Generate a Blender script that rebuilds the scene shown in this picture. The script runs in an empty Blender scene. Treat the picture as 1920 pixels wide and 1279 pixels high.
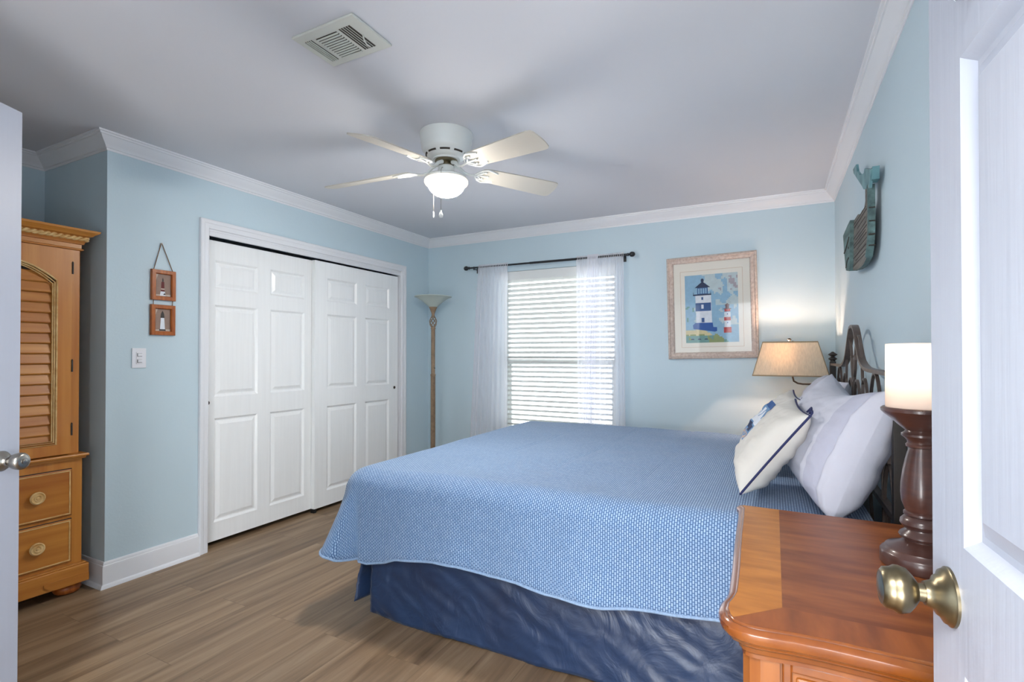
import bpy, bmesh, math, random
from mathutils import Vector, Matrix, noise
random.seed(7)
C = bpy.context.scene.collection
S = bpy.context.scene
PI = math.pi
R_ = math.radians
XL, YA, YB, XR, H = -3.204, 1.459, 4.347, 0.395, 2.44
XA = -3.916

# ------------------------------------------------------------------ camera
cam = bpy.data.objects.new('camera', bpy.data.cameras.new('camera'))
C.objects.link(cam)
cam.data.sensor_width = 36.0
cam.data.lens = 18.0
cam.data.shift_y = 16.5 / 1920
cam.data.clip_start = 0.02
cam.location = (0, 0, 1.25)
cam.rotation_euler = (R_(90.53), 0, R_(27.1))
S.camera = cam
S.view_settings.view_transform = 'Standard'
S.view_settings.look = 'None'
S.view_settings.exposure = 1.62
S.view_settings.gamma = 1.0
S.view_settings.use_curve_mapping = False
S.cycles.max_bounces = 10
S.cycles.diffuse_bounces = 6
S.cycles.transparent_max_bounces = 16
S.cycles.sample_clamp_indirect = 6.0

# ------------------------------------------------------------------ world: overcast bright daylight
W = bpy.data.worlds.new('daylight'); S.world = W; W.use_nodes = True
bg = W.node_tree.nodes['Background']
bg.inputs[0].default_value = (0.84, 0.93, 1.0, 1)
bg.inputs[1].default_value = 1.95

def area(name, loc, rot, sx, sy, power, col=(1, 1, 1), portal=False):
    l = bpy.data.lights.new(name, 'AREA'); l.shape = 'RECTANGLE'; l.size = sx; l.size_y = sy
    l.energy = power; l.color = col
    o = bpy.data.objects.new(name, l); C.objects.link(o); o.location = loc; o.rotation_euler = rot
    if portal: l.cycles.is_portal = True
    return o
def point(name, loc, power, col, rad=.03):
    l = bpy.data.lights.new(name, 'POINT'); l.energy = power; l.color = col; l.shadow_soft_size = rad
    o = bpy.data.objects.new(name, l); C.objects.link(o); o.location = loc
    return o
area('window_portal', (-1.8, YB + .30, 1.28), (R_(-90), 0, 0), 1.3, 1.7, 1, portal=True)
# added fill light under the unseen hallway ceiling, not a known fixture
area('hall_ceiling_fill', (-.30, -.70, 2.42), (0, 0, 0), .9, .6, 36, (1.0, .97, .95))
area('hall_low_fill', (-.20, -1.30, .62), (R_(98), 0, 0), 1.0, 1.0, 20, (.97, .98, 1.0))  # added low fill behind the camera, tilted slightly up; no lamp stands here

# ------------------------------------------------------------------ materials
def srgb(c):
    return tuple(((v / 255) / 12.92 if v / 255 <= .04045 else ((v / 255 + .055) / 1.055) ** 2.4) for v in c) + (1,)
def mat(name, rgb, rough=.5, metal=0., noise_amt=0., nscale=8., bump=0., bscale=60., spec=.5, coat=0., stretch=None, rgb2=None):
    m = bpy.data.materials.new(name); m.use_nodes = True
    nt = m.node_tree; n = nt.nodes; l = nt.links
    b = n['Principled BSDF']
    b.inputs['Roughness'].default_value = rough; b.inputs['Metallic'].default_value = metal
    b.inputs['Specular IOR Level'].default_value = spec
    b.inputs['Coat Weight'].default_value = coat; b.inputs['Coat Roughness'].default_value = .12
    col = srgb(rgb); b.inputs['Base Color'].default_value = col
    tc = n.new('ShaderNodeTexCoord'); vec = tc.outputs['Object']
    if stretch:
        mp = n.new('ShaderNodeMapping'); mp.inputs['Scale'].default_value = stretch
        l.new(vec, mp.inputs[0]); vec = mp.outputs[0]
    if noise_amt or rgb2:
        t = n.new('ShaderNodeTexNoise'); t.inputs['Scale'].default_value = nscale; t.inputs['Detail'].default_value = 5
        l.new(vec, t.inputs[0])
        r = n.new('ShaderNodeValToRGB'); r.color_ramp.elements[0].position = .3; r.color_ramp.elements[1].position = .7
        if rgb2: c2 = srgb(rgb2)
        else: c2 = tuple(v * (1 - noise_amt) for v in col[:3]) + (1,)
        r.color_ramp.elements[0].color = c2; r.color_ramp.elements[1].color = col
        l.new(t.outputs[0], r.inputs[0]); l.new(r.outputs[0], b.inputs['Base Color'])
    if bump:
        t2 = n.new('ShaderNodeTexNoise'); t2.inputs['Scale'].default_value = bscale; t2.inputs['Detail'].default_value = 4
        l.new(vec, t2.inputs[0]); bp = n.new('ShaderNodeBump'); bp.inputs['Strength'].default_value = bump
        bp.inputs['Distance'].default_value = .01
        l.new(t2.outputs[0], bp.inputs['Height']); l.new(bp.outputs[0], b.inputs['Normal'])
    return m
def emis(name, rgb, strength):
    m = bpy.data.materials.new(name); m.use_nodes = True
    b = m.node_tree.nodes['Principled BSDF']
    b.inputs['Base Color'].default_value = (1, 1, 1, 1)
    b.inputs['Emission Color'].default_value = srgb(rgb); b.inputs['Emission Strength'].default_value = strength
    return m
def cloth(name, rgb, transl=.5, transp=0., bump=0., bscale=200, stripes=False):
    m = bpy.data.materials.new(name); m.use_nodes = True
    nt = m.node_tree; n = nt.nodes; l = nt.links
    for x in list(n): n.remove(x)
    out = n.new('ShaderNodeOutputMaterial')
    d = n.new('ShaderNodeBsdfDiffuse'); t = n.new('ShaderNodeBsdfTranslucent')
    d.inputs[0].default_value = srgb(rgb); t.inputs[0].default_value = srgb(rgb)
    mx = n.new('ShaderNodeMixShader'); mx.inputs[0].default_value = transl
    l.new(d.outputs[0], mx.inputs[1]); l.new(t.outputs[0], mx.inputs[2]); last = mx
    if transp:
        tr = n.new('ShaderNodeBsdfTransparent'); m2 = n.new('ShaderNodeMixShader'); m2.inputs[0].default_value = transp
        l.new(last.outputs[0], m2.inputs[1]); l.new(tr.outputs[0], m2.inputs[2]); last = m2
    if stripes:
        tc = n.new('ShaderNodeTexCoord'); mp = n.new('ShaderNodeMapping'); mp.inputs['Scale'].default_value = (220, 220, 8)
        nz = n.new('ShaderNodeTexNoise'); nz.inputs['Scale'].default_value = 1.0
        l.new(tc.outputs['Object'], mp.inputs[0]); l.new(mp.outputs[0], nz.inputs[0])
        r = n.new('ShaderNodeValToRGB'); r.color_ramp.elements[0].position = .35; r.color_ramp.elements[1].position = .65
        c = srgb(rgb); r.color_ramp.elements[0].color = tuple(v * .86 for v in c[:3]) + (1,); r.color_ramp.elements[1].color = c
        l.new(nz.outputs[0], r.inputs[0]); l.new(r.outputs[0], d.inputs[0]); l.new(r.outputs[0], t.inputs[0])
    l.new(last.outputs[0], out.inputs[0])
    return m
def wood(name, c1, c2, rough=.35, axis='x', scale=1., coat=.3, bump=.05):
    st = {'x': (1.2, 22, 22), 'y': (22, 1.2, 22), 'z': (22, 22, 1.2)}[axis]
    return mat(name, c1, rough, rgb2=c2, nscale=scale, stretch=st, coat=coat, bump=bump, bscale=scale * 3)

M = {}
M['wall'] = mat('blue_paint', (194, 213, 222), .62, noise_amt=.03, nscale=1.5, bump=.05, bscale=90)
M['ceil'] = mat('ceiling_paint', (212, 214, 220), .85, noise_amt=.02, nscale=2, bump=.03, bscale=120)
M['trim'] = mat('white_trim', (226, 228, 232), .35, noise_amt=.02, nscale=4)
M['door'] = mat('white_door_paint', (242, 244, 244), .28, noise_amt=.04, nscale=1.0, stretch=(70, 70, 2.5), bump=.05, bscale=1.2)
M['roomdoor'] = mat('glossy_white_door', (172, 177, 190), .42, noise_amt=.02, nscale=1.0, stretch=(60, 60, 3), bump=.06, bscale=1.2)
M['plastic'] = mat('white_plastic', (228, 230, 236), .4, noise_amt=.01)
M['slot'] = mat('dark_slot', (62, 56, 50), .8, noise_amt=.2, nscale=30)
M['black'] = mat('black_void', (16, 15, 15), .9)
M['fan'] = mat('fan_enamel', (226, 229, 226), .35, noise_amt=.02, nscale=5)
M['blade'] = mat('fan_blade_white', (192, 187, 176), .45, noise_amt=.03, nscale=3)
M['vent'] = mat('vent_enamel', (204, 207, 200), .5, noise_amt=.03, nscale=10)
M['chrome'] = mat('chrome', (190, 192, 195), .18, 1.)
M['nickel'] = mat('satin_nickel', (165, 160, 152), .28, 1., noise_amt=.1, nscale=40)
M['brass'] = mat('antique_brass', (150, 140, 116), .32, 1., rgb2=(108, 96, 72), nscale=18)
M['iron'] = mat('bronze_iron', (112, 99, 93), .42, .35, noise_amt=.3, nscale=25)
M['darkiron'] = mat('dark_bronze', (52, 46, 42), .4, .3, noise_amt=.3, nscale=30)
M['rod'] = mat('rod_black', (45, 48, 52), .35, .4)
M['pine'] = wood('honey_pine', (202, 138, 62), (176, 106, 38), .38, 'z', .9)
M['pine_h'] = wood('honey_pine_board', (198, 134, 58), (162, 94, 32), .38, 'y', .9)
M['pinelight'] = mat('pale_rope_wood', (222, 192, 136), .5, rgb2=(192, 148, 86), nscale=30)
M['cherry_side'] = wood('cherry_side', (154, 92, 38), (122, 64, 24), .25, 'z', .9, coat=.6)
M['cherry_edge'] = wood('cherry_edge', (142, 80, 30), (106, 52, 18), .2, 'y', .5, coat=.8)
M['turned'] = mat('turned_dark_wood', (84, 54, 46), .3, rgb2=(62, 40, 36), nscale=9, stretch=(1, 1, 6), coat=.3)
M['frameorange'] = mat('orange_brown_frame', (176, 98, 38), .35, rgb2=(136, 66, 22), nscale=14, stretch=(1, 6, 1))
M['whitewash'] = mat('whitewashed_frame', (206, 192, 182), .5, rgb2=(174, 156, 146), nscale=1.2, stretch=(50, 50, 50), bump=.2, bscale=5)
M['mat'] = mat('cream_mat', (232, 228, 218), .7)
M['pole'] = mat('lamp_pole_tan', (158, 134, 108), .4, rgb2=(126, 104, 82), nscale=30, metal=.1)
M['bowl'] = cloth('alabaster_glass', (212, 220, 214), .35)
M['shade'] = cloth('linen_shade', (228, 214, 190), .20, stripes=True)
M['shadetrim'] = mat('linen_shade_trim', (158, 140, 112), .8, noise_amt=.1, nscale=80)
M['frost'] = cloth('frosted_cylinder', (226, 218, 212), .55)
M['sheer'] = cloth('sheer_voile', (250, 250, 255), .5, .40)
M['slat'] = cloth('blind_slat', (222, 222, 218), .05)
M['vinyl'] = mat('window_vinyl', (225, 228, 226), .4)
M['white'] = mat('white_pillow_cotton', (194, 196, 208), .85, noise_amt=.02, nscale=6, bump=.25, bscale=22)
M['cream'] = mat('cream_cushion_cotton', (208, 205, 198), .85, noise_amt=.03, nscale=5, bump=.2, bscale=25)
M['navy'] = mat('navy_piping', (28, 36, 84), .7)
M['boxspring'] = mat('beige_box_spring', (206, 190, 166), .85, noise_amt=.05)
M['rope'] = mat('brown_rope', (122, 92, 64), .8, noise_amt=.3, nscale=200)
M['glow'] = emis('lit_glass', (255, 248, 240), 82.0)
M['glowrim'] = emis('warm_glass_rim', (255, 226, 180), 1.1)
M['bulb'] = emis('lit_bulb', (255, 228, 186), 2.8)

def glass(name, tint=(1, 1, 1)):
    m = bpy.data.materials.new(name); m.use_nodes = True
    n = m.node_tree.nodes; l = m.node_tree.links
    for x in list(n): n.remove(x)
    o = n.new('ShaderNodeOutputMaterial'); t = n.new('ShaderNodeBsdfTransparent'); g = n.new('ShaderNodeBsdfGlossy')
    t.inputs[0].default_value = tint + (1,); g.inputs['Roughness'].default_value = .03
    f = n.new('ShaderNodeFresnel'); f.inputs[0].default_value = 1.4
    mx = n.new('ShaderNodeMixShader'); l.new(f.outputs[0], mx.inputs[0]); l.new(t.outputs[0], mx.inputs[1]); l.new(g.outputs[0], mx.inputs[2])
    l.new(mx.outputs[0], o.inputs[0]); return m
M['glass'] = glass('window_glass'); M['picglass'] = glass('picture_glass')

def floor_mat():
    m = bpy.data.materials.new('oak_plank_floor'); m.use_nodes = True
    n = m.node_tree.nodes; l = m.node_tree.links; b = n['Principled BSDF']
    tc = n.new('ShaderNodeTexCoord')
    mp = n.new('ShaderNodeMapping'); mp.inputs['Rotation'].default_value = (0, 0, R_(90)); l.new(tc.outputs['Object'], mp.inputs[0])
    br = n.new('ShaderNodeTexBrick'); br.offset = .37; br.squash = 1
    br.inputs['Scale'].default_value = 1.0; br.inputs['Brick Width'].default_value = 1.22; br.inputs['Row Height'].default_value = .18
    br.inputs['Mortar Size'].default_value = .0012; br.inputs['Bias'].default_value = 0
    br.inputs['Color1'].default_value = (0, 0, 0, 1); br.inputs['Color2'].default_value = (1, 1, 1, 1); br.inputs['Mortar'].default_value = (.5, .5, .5, 1)
    l.new(mp.outputs[0], br.inputs[0])
    # grain, displaced per plank
    sep = n.new('ShaderNodeSeparateColor'); l.new(br.outputs['Color'], sep.inputs[0])
    off = n.new('ShaderNodeMath'); off.operation = 'MULTIPLY'; off.inputs[1].default_value = 17.3; l.new(sep.outputs[0], off.inputs[0])
    cmb = n.new('ShaderNodeCombineXYZ'); l.new(off.outputs[0], cmb.inputs[0]); l.new(off.outputs[0], cmb.inputs[1])
    add = n.new('ShaderNodeVectorMath'); add.operation = 'ADD'; l.new(tc.outputs['Object'], add.inputs[0]); l.new(cmb.outputs[0], add.inputs[1])
    m2 = n.new('ShaderNodeMapping'); m2.inputs['Scale'].default_value = (15, .9, 1); l.new(add.outputs[0], m2.inputs[0])
    nz = n.new('ShaderNodeTexNoise'); nz.inputs['Scale'].default_value = 1.0; nz.inputs['Detail'].default_value = 6; nz.inputs['Roughness'].default_value = .62
    nz.inputs['Distortion'].default_value = .6
    l.new(m2.outputs[0], nz.inputs[0])
    r = n.new('ShaderNodeValToRGB')
    e = r.color_ramp.elements; e[0].position = .28; e[0].color = srgb((92, 71, 50)); e[1].position = .72; e[1].color = srgb((156, 133, 106))
    k = e.new(.5); k.color = srgb((132, 108, 82))
    l.new(nz.outputs[0], r.inputs[0])
    hs = n.new('ShaderNodeHueSaturation'); l.new(r.outputs[0], hs.inputs['Color'])
    mr = n.new('ShaderNodeMapRange'); mr.inputs[3].default_value = .85; mr.inputs[4].default_value = 1.1; l.new(sep.outputs[0], mr.inputs[0]); l.new(mr.outputs[0], hs.inputs['Value'])
    mix = n.new('ShaderNodeMixRGB'); mix.inputs[2].default_value = srgb((88, 70, 52)); l.new(hs.outputs[0], mix.inputs[1])
    fm = n.new('ShaderNodeMath'); fm.operation = 'MULTIPLY'; fm.inputs[1].default_value = .6; l.new(br.outputs['Fac'], fm.inputs[0]); l.new(fm.outputs[0], mix.inputs[0])
    l.new(mix.outputs[0], b.inputs['Base Color']); b.inputs['Roughness'].default_value = .42
    bp = n.new('ShaderNodeBump'); bp.inputs['Strength'].default_value = .08; bp.inputs['Distance'].default_value = .003; l.new(nz.outputs[0], bp.inputs['Height']); l.new(bp.outputs[0], b.inputs['Normal'])
    return m
M['floor'] = floor_mat()

def coverlet_mat():
    m = bpy.data.materials.new('blue_woven_coverlet'); m.use_nodes = True
    n = m.node_tree.nodes; l = m.node_tree.links; b = n['Principled BSDF']
    uv = n.new('ShaderNodeUVMap')
    mp = n.new('ShaderNodeMapping'); mp.inputs['Rotation'].default_value = (0, 0, R_(90)); l.new(uv.outputs[0], mp.inputs[0])
    br = n.new('ShaderNodeTexBrick'); br.offset = .5
    br.inputs['Scale'].default_value = 1.0; br.inputs['Brick Width'].default_value = .0150; br.inputs['Row Height'].default_value = .0088
    br.inputs['Mortar Size'].default_value = .0027; br.inputs['Mortar Smooth'].default_value = .8; br.inputs['Bias'].default_value = 0
    br.inputs['Color1'].default_value = srgb((164, 190, 218)); br.inputs['Color2'].default_value = srgb((142, 172, 206)); br.inputs['Mortar'].default_value = srgb((60, 96, 142))
    l.new(mp.outputs[0], br.inputs[0])
    nz = n.new('ShaderNodeTexNoise'); nz.inputs['Scale'].default_value = 2.5; l.new(uv.outputs[0], nz.inputs[0])
    hs = n.new('ShaderNodeHueSaturation'); l.new(br.outputs[0], hs.inputs['Color'])
    mr = n.new('ShaderNodeMapRange'); mr.inputs[3].default_value = .93; mr.inputs[4].default_value = 1.05; l.new(nz.outputs[0], mr.inputs[0]); l.new(mr.outputs[0], hs.inputs['Value'])
    l.new(hs.outputs[0], b.inputs['Base Color']); b.inputs['Roughness'].default_value = .85
    inv = n.new('ShaderNodeMath'); inv.operation = 'SUBTRACT'; inv.inputs[0].default_value = 1; l.new(br.outputs['Fac'], inv.inputs[1])
    bp = n.new('ShaderNodeBump'); bp.inputs['Strength'].default_value = .5; bp.inputs['Distance'].default_value = .003; l.new(inv.outputs[0], bp.inputs['Height']); l.new(bp.outputs[0], b.inputs['Normal'])
    b.inputs['Sheen Weight'].default_value = .2
    return m
M['coverlet'] = coverlet_mat()
def navy_mat():
    m = mat('navy_sateen_skirt', (34, 56, 90), .40, rgb2=(24, 38, 66), nscale=3.5, spec=.5)
    n = m.node_tree.nodes; l = m.node_tree.links; b = n['Principled BSDF']
    tc = n.new('ShaderNodeTexCoord'); nz = n.new('ShaderNodeTexNoise'); nz.inputs['Scale'].default_value = 5.5; nz.inputs['Detail'].default_value = 5; nz.inputs['Distortion'].default_value = 1.6
    mp = n.new('ShaderNodeMapping'); mp.inputs['Scale'].default_value = (1, 1, .9); mp.inputs['Rotation'].default_value = (0, .9, 0); l.new(tc.outputs['Object'], mp.inputs[0]); l.new(mp.outputs[0], nz.inputs[0])
    bp = n.new('ShaderNodeBump'); bp.inputs['Strength'].default_value = 1; bp.inputs['Distance'].default_value = .010; l.new(nz.outputs[0], bp.inputs['Height']); l.new(bp.outputs[0], b.inputs['Normal'])
    b.inputs['Sheen Weight'].default_value = .1
    return m
M['skirt'] = navy_mat()
def nightstand_top_mat():
    m = bpy.data.materials.new('cherry_veneer_top'); m.use_nodes = True
    n = m.node_tree.nodes; l = m.node_tree.links; b = n['Principled BSDF']
    tc = n.new('ShaderNodeTexCoord'); sp = n.new('ShaderNodeSeparateXYZ'); l.new(tc.outputs['Object'], sp.inputs[0])
    def grain(scale, c1, c2):
        mp = n.new('ShaderNodeMapping'); mp.inputs['Scale'].default_value = scale; l.new(tc.outputs['Object'], mp.inputs[0])
        nz = n.new('ShaderNodeTexNoise'); nz.inputs['Scale'].default_value = 1; nz.inputs['Detail'].default_value = 6; l.new(mp.outputs[0], nz.inputs[0])
        r = n.new('ShaderNodeValToRGB'); r.color_ramp.elements[0].position = .32; r.color_ramp.elements[1].position = .7
        r.color_ramp.elements[0].color = srgb(c1); r.color_ramp.elements[1].color = srgb(c2); l.new(nz.outputs[0], r.inputs[0]); return r.outputs[0]
    g0 = grain((5, 26, 1), (108, 54, 24), (150, 86, 42))
    g1 = grain((7, 30, 1), (158, 96, 36), (190, 122, 52))
    g2 = grain((30, 6, 1), (112, 58, 26), (148, 82, 38))
    def lt(sock, v):
        k = n.new('ShaderNodeMath'); k.operation = 'LESS_THAN'; k.inputs[1].default_value = v; l.new(sock, k.inputs[0]); return k.outputs[0]
    def mixc(f, a, bb):
        x = n.new('ShaderNodeMixRGB'); l.new(f, x.inputs[0]); l.new(a, x.inputs[1]); l.new(bb, x.inputs[2]); return x.outputs[0]
    # front band along x<.012 ; near band along y<1.12, mitred
    fx = lt(sp.outputs[0], .012); fy = lt(sp.outputs[1], 1.125)
    d = n.new('ShaderNodeMath'); d.operation = 'SUBTRACT'; l.new(sp.outputs[1], d.inputs[0]); l.new(sp.outputs[0], d.inputs[1])
    diag = lt(d.outputs[0], 1.113)  # y - x < c : near band wins
    c = mixc(fx, g0, g1); c = mixc(fy, c, g2)
    both = n.new('ShaderNodeMath'); both.operation = 'MULTIPLY'; l.new(fx, both.inputs[0]); l.new(fy, both.inputs[1])
    cc = mixc(diag, g1, g2); c = mixc(both.outputs[0], c, cc)
    l.new(c, b.inputs['Base Color']); b.inputs['Roughness'].default_value = .4; b.inputs['Coat Weight'].default_value = .15; b.inputs['Coat Roughness'].default_value = .2; b.inputs['Specular IOR Level'].default_value = .3
    return m
M['nstop'] = nightstand_top_mat()
def weathered(name, c1, c2, sc=(30, 3, 30)):
    return mat(name, c1, .75, rgb2=c2, nscale=1.1, stretch=sc, bump=.5, bscale=3)
M['teal'] = weathered('weathered_teal_wood', (108, 138, 136), (70, 90, 90))
M['tealgrey'] = weathered('weathered_grey_wood', (126, 122, 114), (78, 76, 72), (20, 4, 60))
M['tealtin'] = mat('teal_metal_tail', (112, 156, 162), .5, rgb2=(66, 112, 118), nscale=14)
def flat(name, rgb, rough=.75, amt=.12, ns=40): return mat('print_' + name, rgb, rough, noise_amt=amt, nscale=ns)
for k, c in dict(sky=(150, 190, 216), skypale=(196, 212, 216), sand=(216, 204, 160), olive=(150, 164, 112), teal=(120, 164, 160), blue=(52, 92, 150),
                 deep=(44, 58, 92), royal=(40, 92, 168), pwhite=(226, 232, 240), red=(186, 62, 62), brown=(112, 70, 70), mauve=(176, 168, 178), photo=(150, 128, 116), photol=(196, 180, 166), dred=(104, 46, 46), dgrey=(66, 62, 60), skyblue=(110, 150, 190), tan=(206, 176, 150)).items():
    M['p_' + k] = flat(k, c)

# ------------------------------------------------------------------ helpers
def link_mesh(name, bm, mats, parent=None, smooth=False, sharp=40, kind=None, loc=None):
    me = bpy.data.meshes.new(name)
    bmesh.ops.remove_doubles(bm, verts=bm.verts, dist=1e-6)
    bmesh.ops.recalc_face_normals(bm, faces=bm.faces)
    if smooth:
        for f in bm.faces: f.smooth = True
        for e in bm.edges:
            if len(e.link_faces) == 2 and e.calc_face_angle(0) > R_(sharp): e.smooth = False
    bm.to_mesh(me); bm.free()
    for m in (mats if isinstance(mats, (list, tuple)) else [mats]): me.materials.append(m)
    o = bpy.data.objects.new(name, me); C.objects.link(o)
    if parent is not None:
        o.parent = parent
        o.matrix_parent_inverse = Matrix.LocRotScale(parent.location, parent.rotation_euler, None).inverted() if PARENT_WORLD else Matrix()
    if kind: o['kind'] = kind
    return o
PARENT_WORLD = True      # part meshes are written in room coordinates
def tag(o, label, cat, group=None):
    o['label'] = label; o['category'] = cat
    if group: o['group'] = group
    return o
def thing(name, loc, label, cat, group=None):
    o = bpy.data.objects.new(name, None); C.objects.link(o); o.location = loc
    o.empty_display_size = .05
    return tag(o, label, cat, group)
def box(bm, x0, x1, y0, y1, z0, z1, bev=0., mi=0, M4=None):
    r = bmesh.ops.create_cube(bm, size=1)
    vs = r['verts']
    for v in vs:
        v.co = Vector(((x0 + x1) / 2 + v.co.x * (x1 - x0), (y0 + y1) / 2 + v.co.y * (y1 - y0), (z0 + z1) / 2 + v.co.z * (z1 - z0)))
    fs = set(f for v in vs for f in v.link_faces)
    for f in fs: f.material_index = mi
    if bev:
        es = list(set(e for v in vs for e in v.link_edges))
        rr = bmesh.ops.bevel(bm, geom=es, offset=bev, segments=2, affect='EDGES', profile=.5)
        for f in rr['faces']: f.material_index = mi
        vs = list(set(v for f in rr['faces'] for v in f.verts) | set(v for v in vs if v.is_valid))
    if M4 is not None:
        for v in vs:
            if v.is_valid: v.co = M4 @ v.co
    return vs
def nb(): return bmesh.new()
def boxes(*a, bev=0.):
    bm = nb()
    for b in a: box(bm, *b, bev=bev)
    return bm
def lathe(bm, prof, cx, cy, seg=40, mi=0, a0=0, a1=2 * PI, zfun=None):
    """prof: list of (r,z)"""
    full = abs(a1 - a0 - 2 * PI) < 1e-6
    rings = []
    ns = seg if full else seg + 1
    for r, z in prof:
        if r < 1e-6: rings.append([bm.verts.new((cx, cy, z))] * ns)
        else: rings.append([bm.verts.new((cx + r * math.cos(a0 + (a1 - a0) * i / seg), cy + r * math.sin(a0 + (a1 - a0) * i / seg), z)) for i in range(ns)])
    for a, b in zip(rings[:-1], rings[1:]):
        for i in range(seg):
            j = (i + 1) % ns
            vs = []
            for v in (a[i], a[j], b[j], b[i]):
                if v not in vs: vs.append(v)
            if len(vs) > 2:
                try: f = bm.faces.new(vs); f.material_index = mi
                except ValueError: pass
def tube(bm, pts, r, seg=10, closed=False, mi=0, flat=None):
    pts = [Vector(p) for p in pts]; n = len(pts)
    rr = r if isinstance(r, (list, tuple)) else [r] * n
    prevN = None; rings = []
    for i, p in enumerate(pts):
        if closed: t = pts[(i + 1) % n] - pts[i - 1]
        else: t = pts[min(i + 1, n - 1)] - pts[max(i - 1, 0)]
        t.normalize()
        if prevN is None:
            a = Vector((0, 0, 1)) if abs(t.z) < .9 else Vector((1, 0, 0))
            N = (a - t * a.dot(t)).normalized()
        else: N = (prevN - t * prevN.dot(t)).normalized()
        prevN = N; B = t.cross(N)
        if flat:   # rectangular bar: flat=(half along X world, half perpendicular)
            X = Vector(flat[2]); P = t.cross(X).normalized(); ring = [bm.verts.new(p + X * flat[0] * sx + P * flat[1] * sp) for sx, sp in ((-1, -1), (1, -1), (1, 1), (-1, 1))]
        else: ring = [bm.verts.new(p + N * rr[i] * math.cos(2 * PI * k / seg) + B * rr[i] * math.sin(2 * PI * k / seg)) for k in range(seg)]
        rings.append(ring)
    m = len(rings[0])
    for i in range(n if closed else n - 1):
        a, b = rings[i], rings[(i + 1) % n]
        for k in range(m):
            f = bm.faces.new((a[k], a[(k + 1) % m], b[(k + 1) % m], b[k])); f.material_index = mi
    if not closed:
        for ring in (rings[0], rings[-1]):
            f = bm.faces.new(ring); f.material_index = mi
def sweep(bm, prof, path, closed=False, mi=0):
    """prof: (d,z) d = distance off the wall to the left of travel; path: xy points, mitred"""
    n = len(path); P = [Vector(p) for p in path]; rings = []
    for i in range(n):
        if closed or 0 < i < n - 1:
            d1 = (P[i] - P[i - 1]).normalized(); d2 = (P[(i + 1) % n] - P[i]).normalized()
        elif i == 0: d1 = d2 = (P[1] - P[0]).normalized()
        else: d1 = d2 = (P[-1] - P[-2]).normalized()
        n1 = Vector((-d1.y, d1.x)); n2 = Vector((-d2.y, d2.x)); b = (n1 + n2).normalized(); k = 1 / max(.2, b.dot(n1))
        rings.append([bm.verts.new((P[i].x + b.x * k * d, P[i].y + b.y * k * d, z)) for d, z in prof])
    for i in range(n if closed else n - 1):
        a, b = rings[i], rings[(i + 1) % n]
        for k in range(len(prof) - 1):
            f = bm.faces.new((a[k], b[k], b[k + 1], a[k + 1])); f.material_index = mi
    if not closed:
        for r in (rings[0], rings[-1]): bm.faces.new(r)
def prism(bm, pts, ax, a0, a1, mi=0, mside=None):
    """pts polygon in the plane across axis ax ('x': (y,z), 'y': (x,z), 'z': (x,y))"""
    def mk(p, a):
        return {'x': (a, p[0], p[1]), 'y': (p[0], a, p[1]), 'z': (p[0], p[1], a)}[ax]
    A = [bm.verts.new(mk(p, a0)) for p in pts]; B = [bm.verts.new(mk(p, a1)) for p in pts]
    f = bm.faces.new(A); f.material_index = mi
    f = bm.faces.new(B); f.material_index = mi
    for i in range(len(pts)):
        j = (i + 1) % len(pts)
        f = bm.faces.new((A[i], A[j], B[j], B[i])); f.material_index = mi if mside is None else mside

# ------------------------------------------------------------------ SETTING
def struct(name, bm, mats, label=None, cat=None, smooth=False, **k):
    o = link_mesh(name, bm, mats, kind='structure', smooth=smooth, **k)
    if label: tag(o, label, cat)
    return o
struct('floor', boxes((-4.1, .62, -1.6, 4.6, -.1, 0)), M['floor'], 'brown wood plank floor running towards the window wall', 'floor')
struct('ceiling', boxes((-4.1, .62, -1.6, 4.6, H, H + .1)), M['ceil'], 'pale grey painted ceiling with the fan and the vent', 'ceiling')
CY0, CY1, CZ = 2.015, 3.910, 2.052     # closet opening
struct('wall_left', boxes((XL - .12, XL, YA, CY0, 0, H), (XL - .12, XL, CY1, YB + .2, 0, H), (XL - .12, XL, CY0, CY1, CZ, H),
                          (XA - .1, XL - .12, YA, YA + .12, 0, H)), M['wall'], 'light blue wall around the closet doors', 'wall')
struct('wall_alcove', boxes((XA - .15, XA, -.15, YA + .12, 0, H)), M['wall'], 'blue wall at the back of the alcove behind the armoire', 'wall')
struct('wall_closet', boxes((-3.95, -3.90, YA + .12, YB + .2, 0, H), (-3.9, XL - .12, YB + .1, YB + .2, 0, H)), M['wall'], 'inner wall of the closet, hidden behind the sliding doors', 'wall')
WX0, WX1, WZ0, WZ1 = -2.36, -1.215, .50, 2.045
struct('wall_back', boxes((XL - .01, WX0, YB, YB + .2, 0, H), (WX1, .62, YB, YB + .2, 0, H), (WX0, WX1, YB, YB + .2, 0, WZ0), (WX0, WX1, YB, YB + .2, WZ1, H)),
       M['wall'], 'light blue wall with the curtained window', 'wall')
struct('wall_right', boxes((XR, XR + .2, -1.6, YB, 0, H)), M['wall'], 'light blue wall behind the headboard', 'wall')
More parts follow.
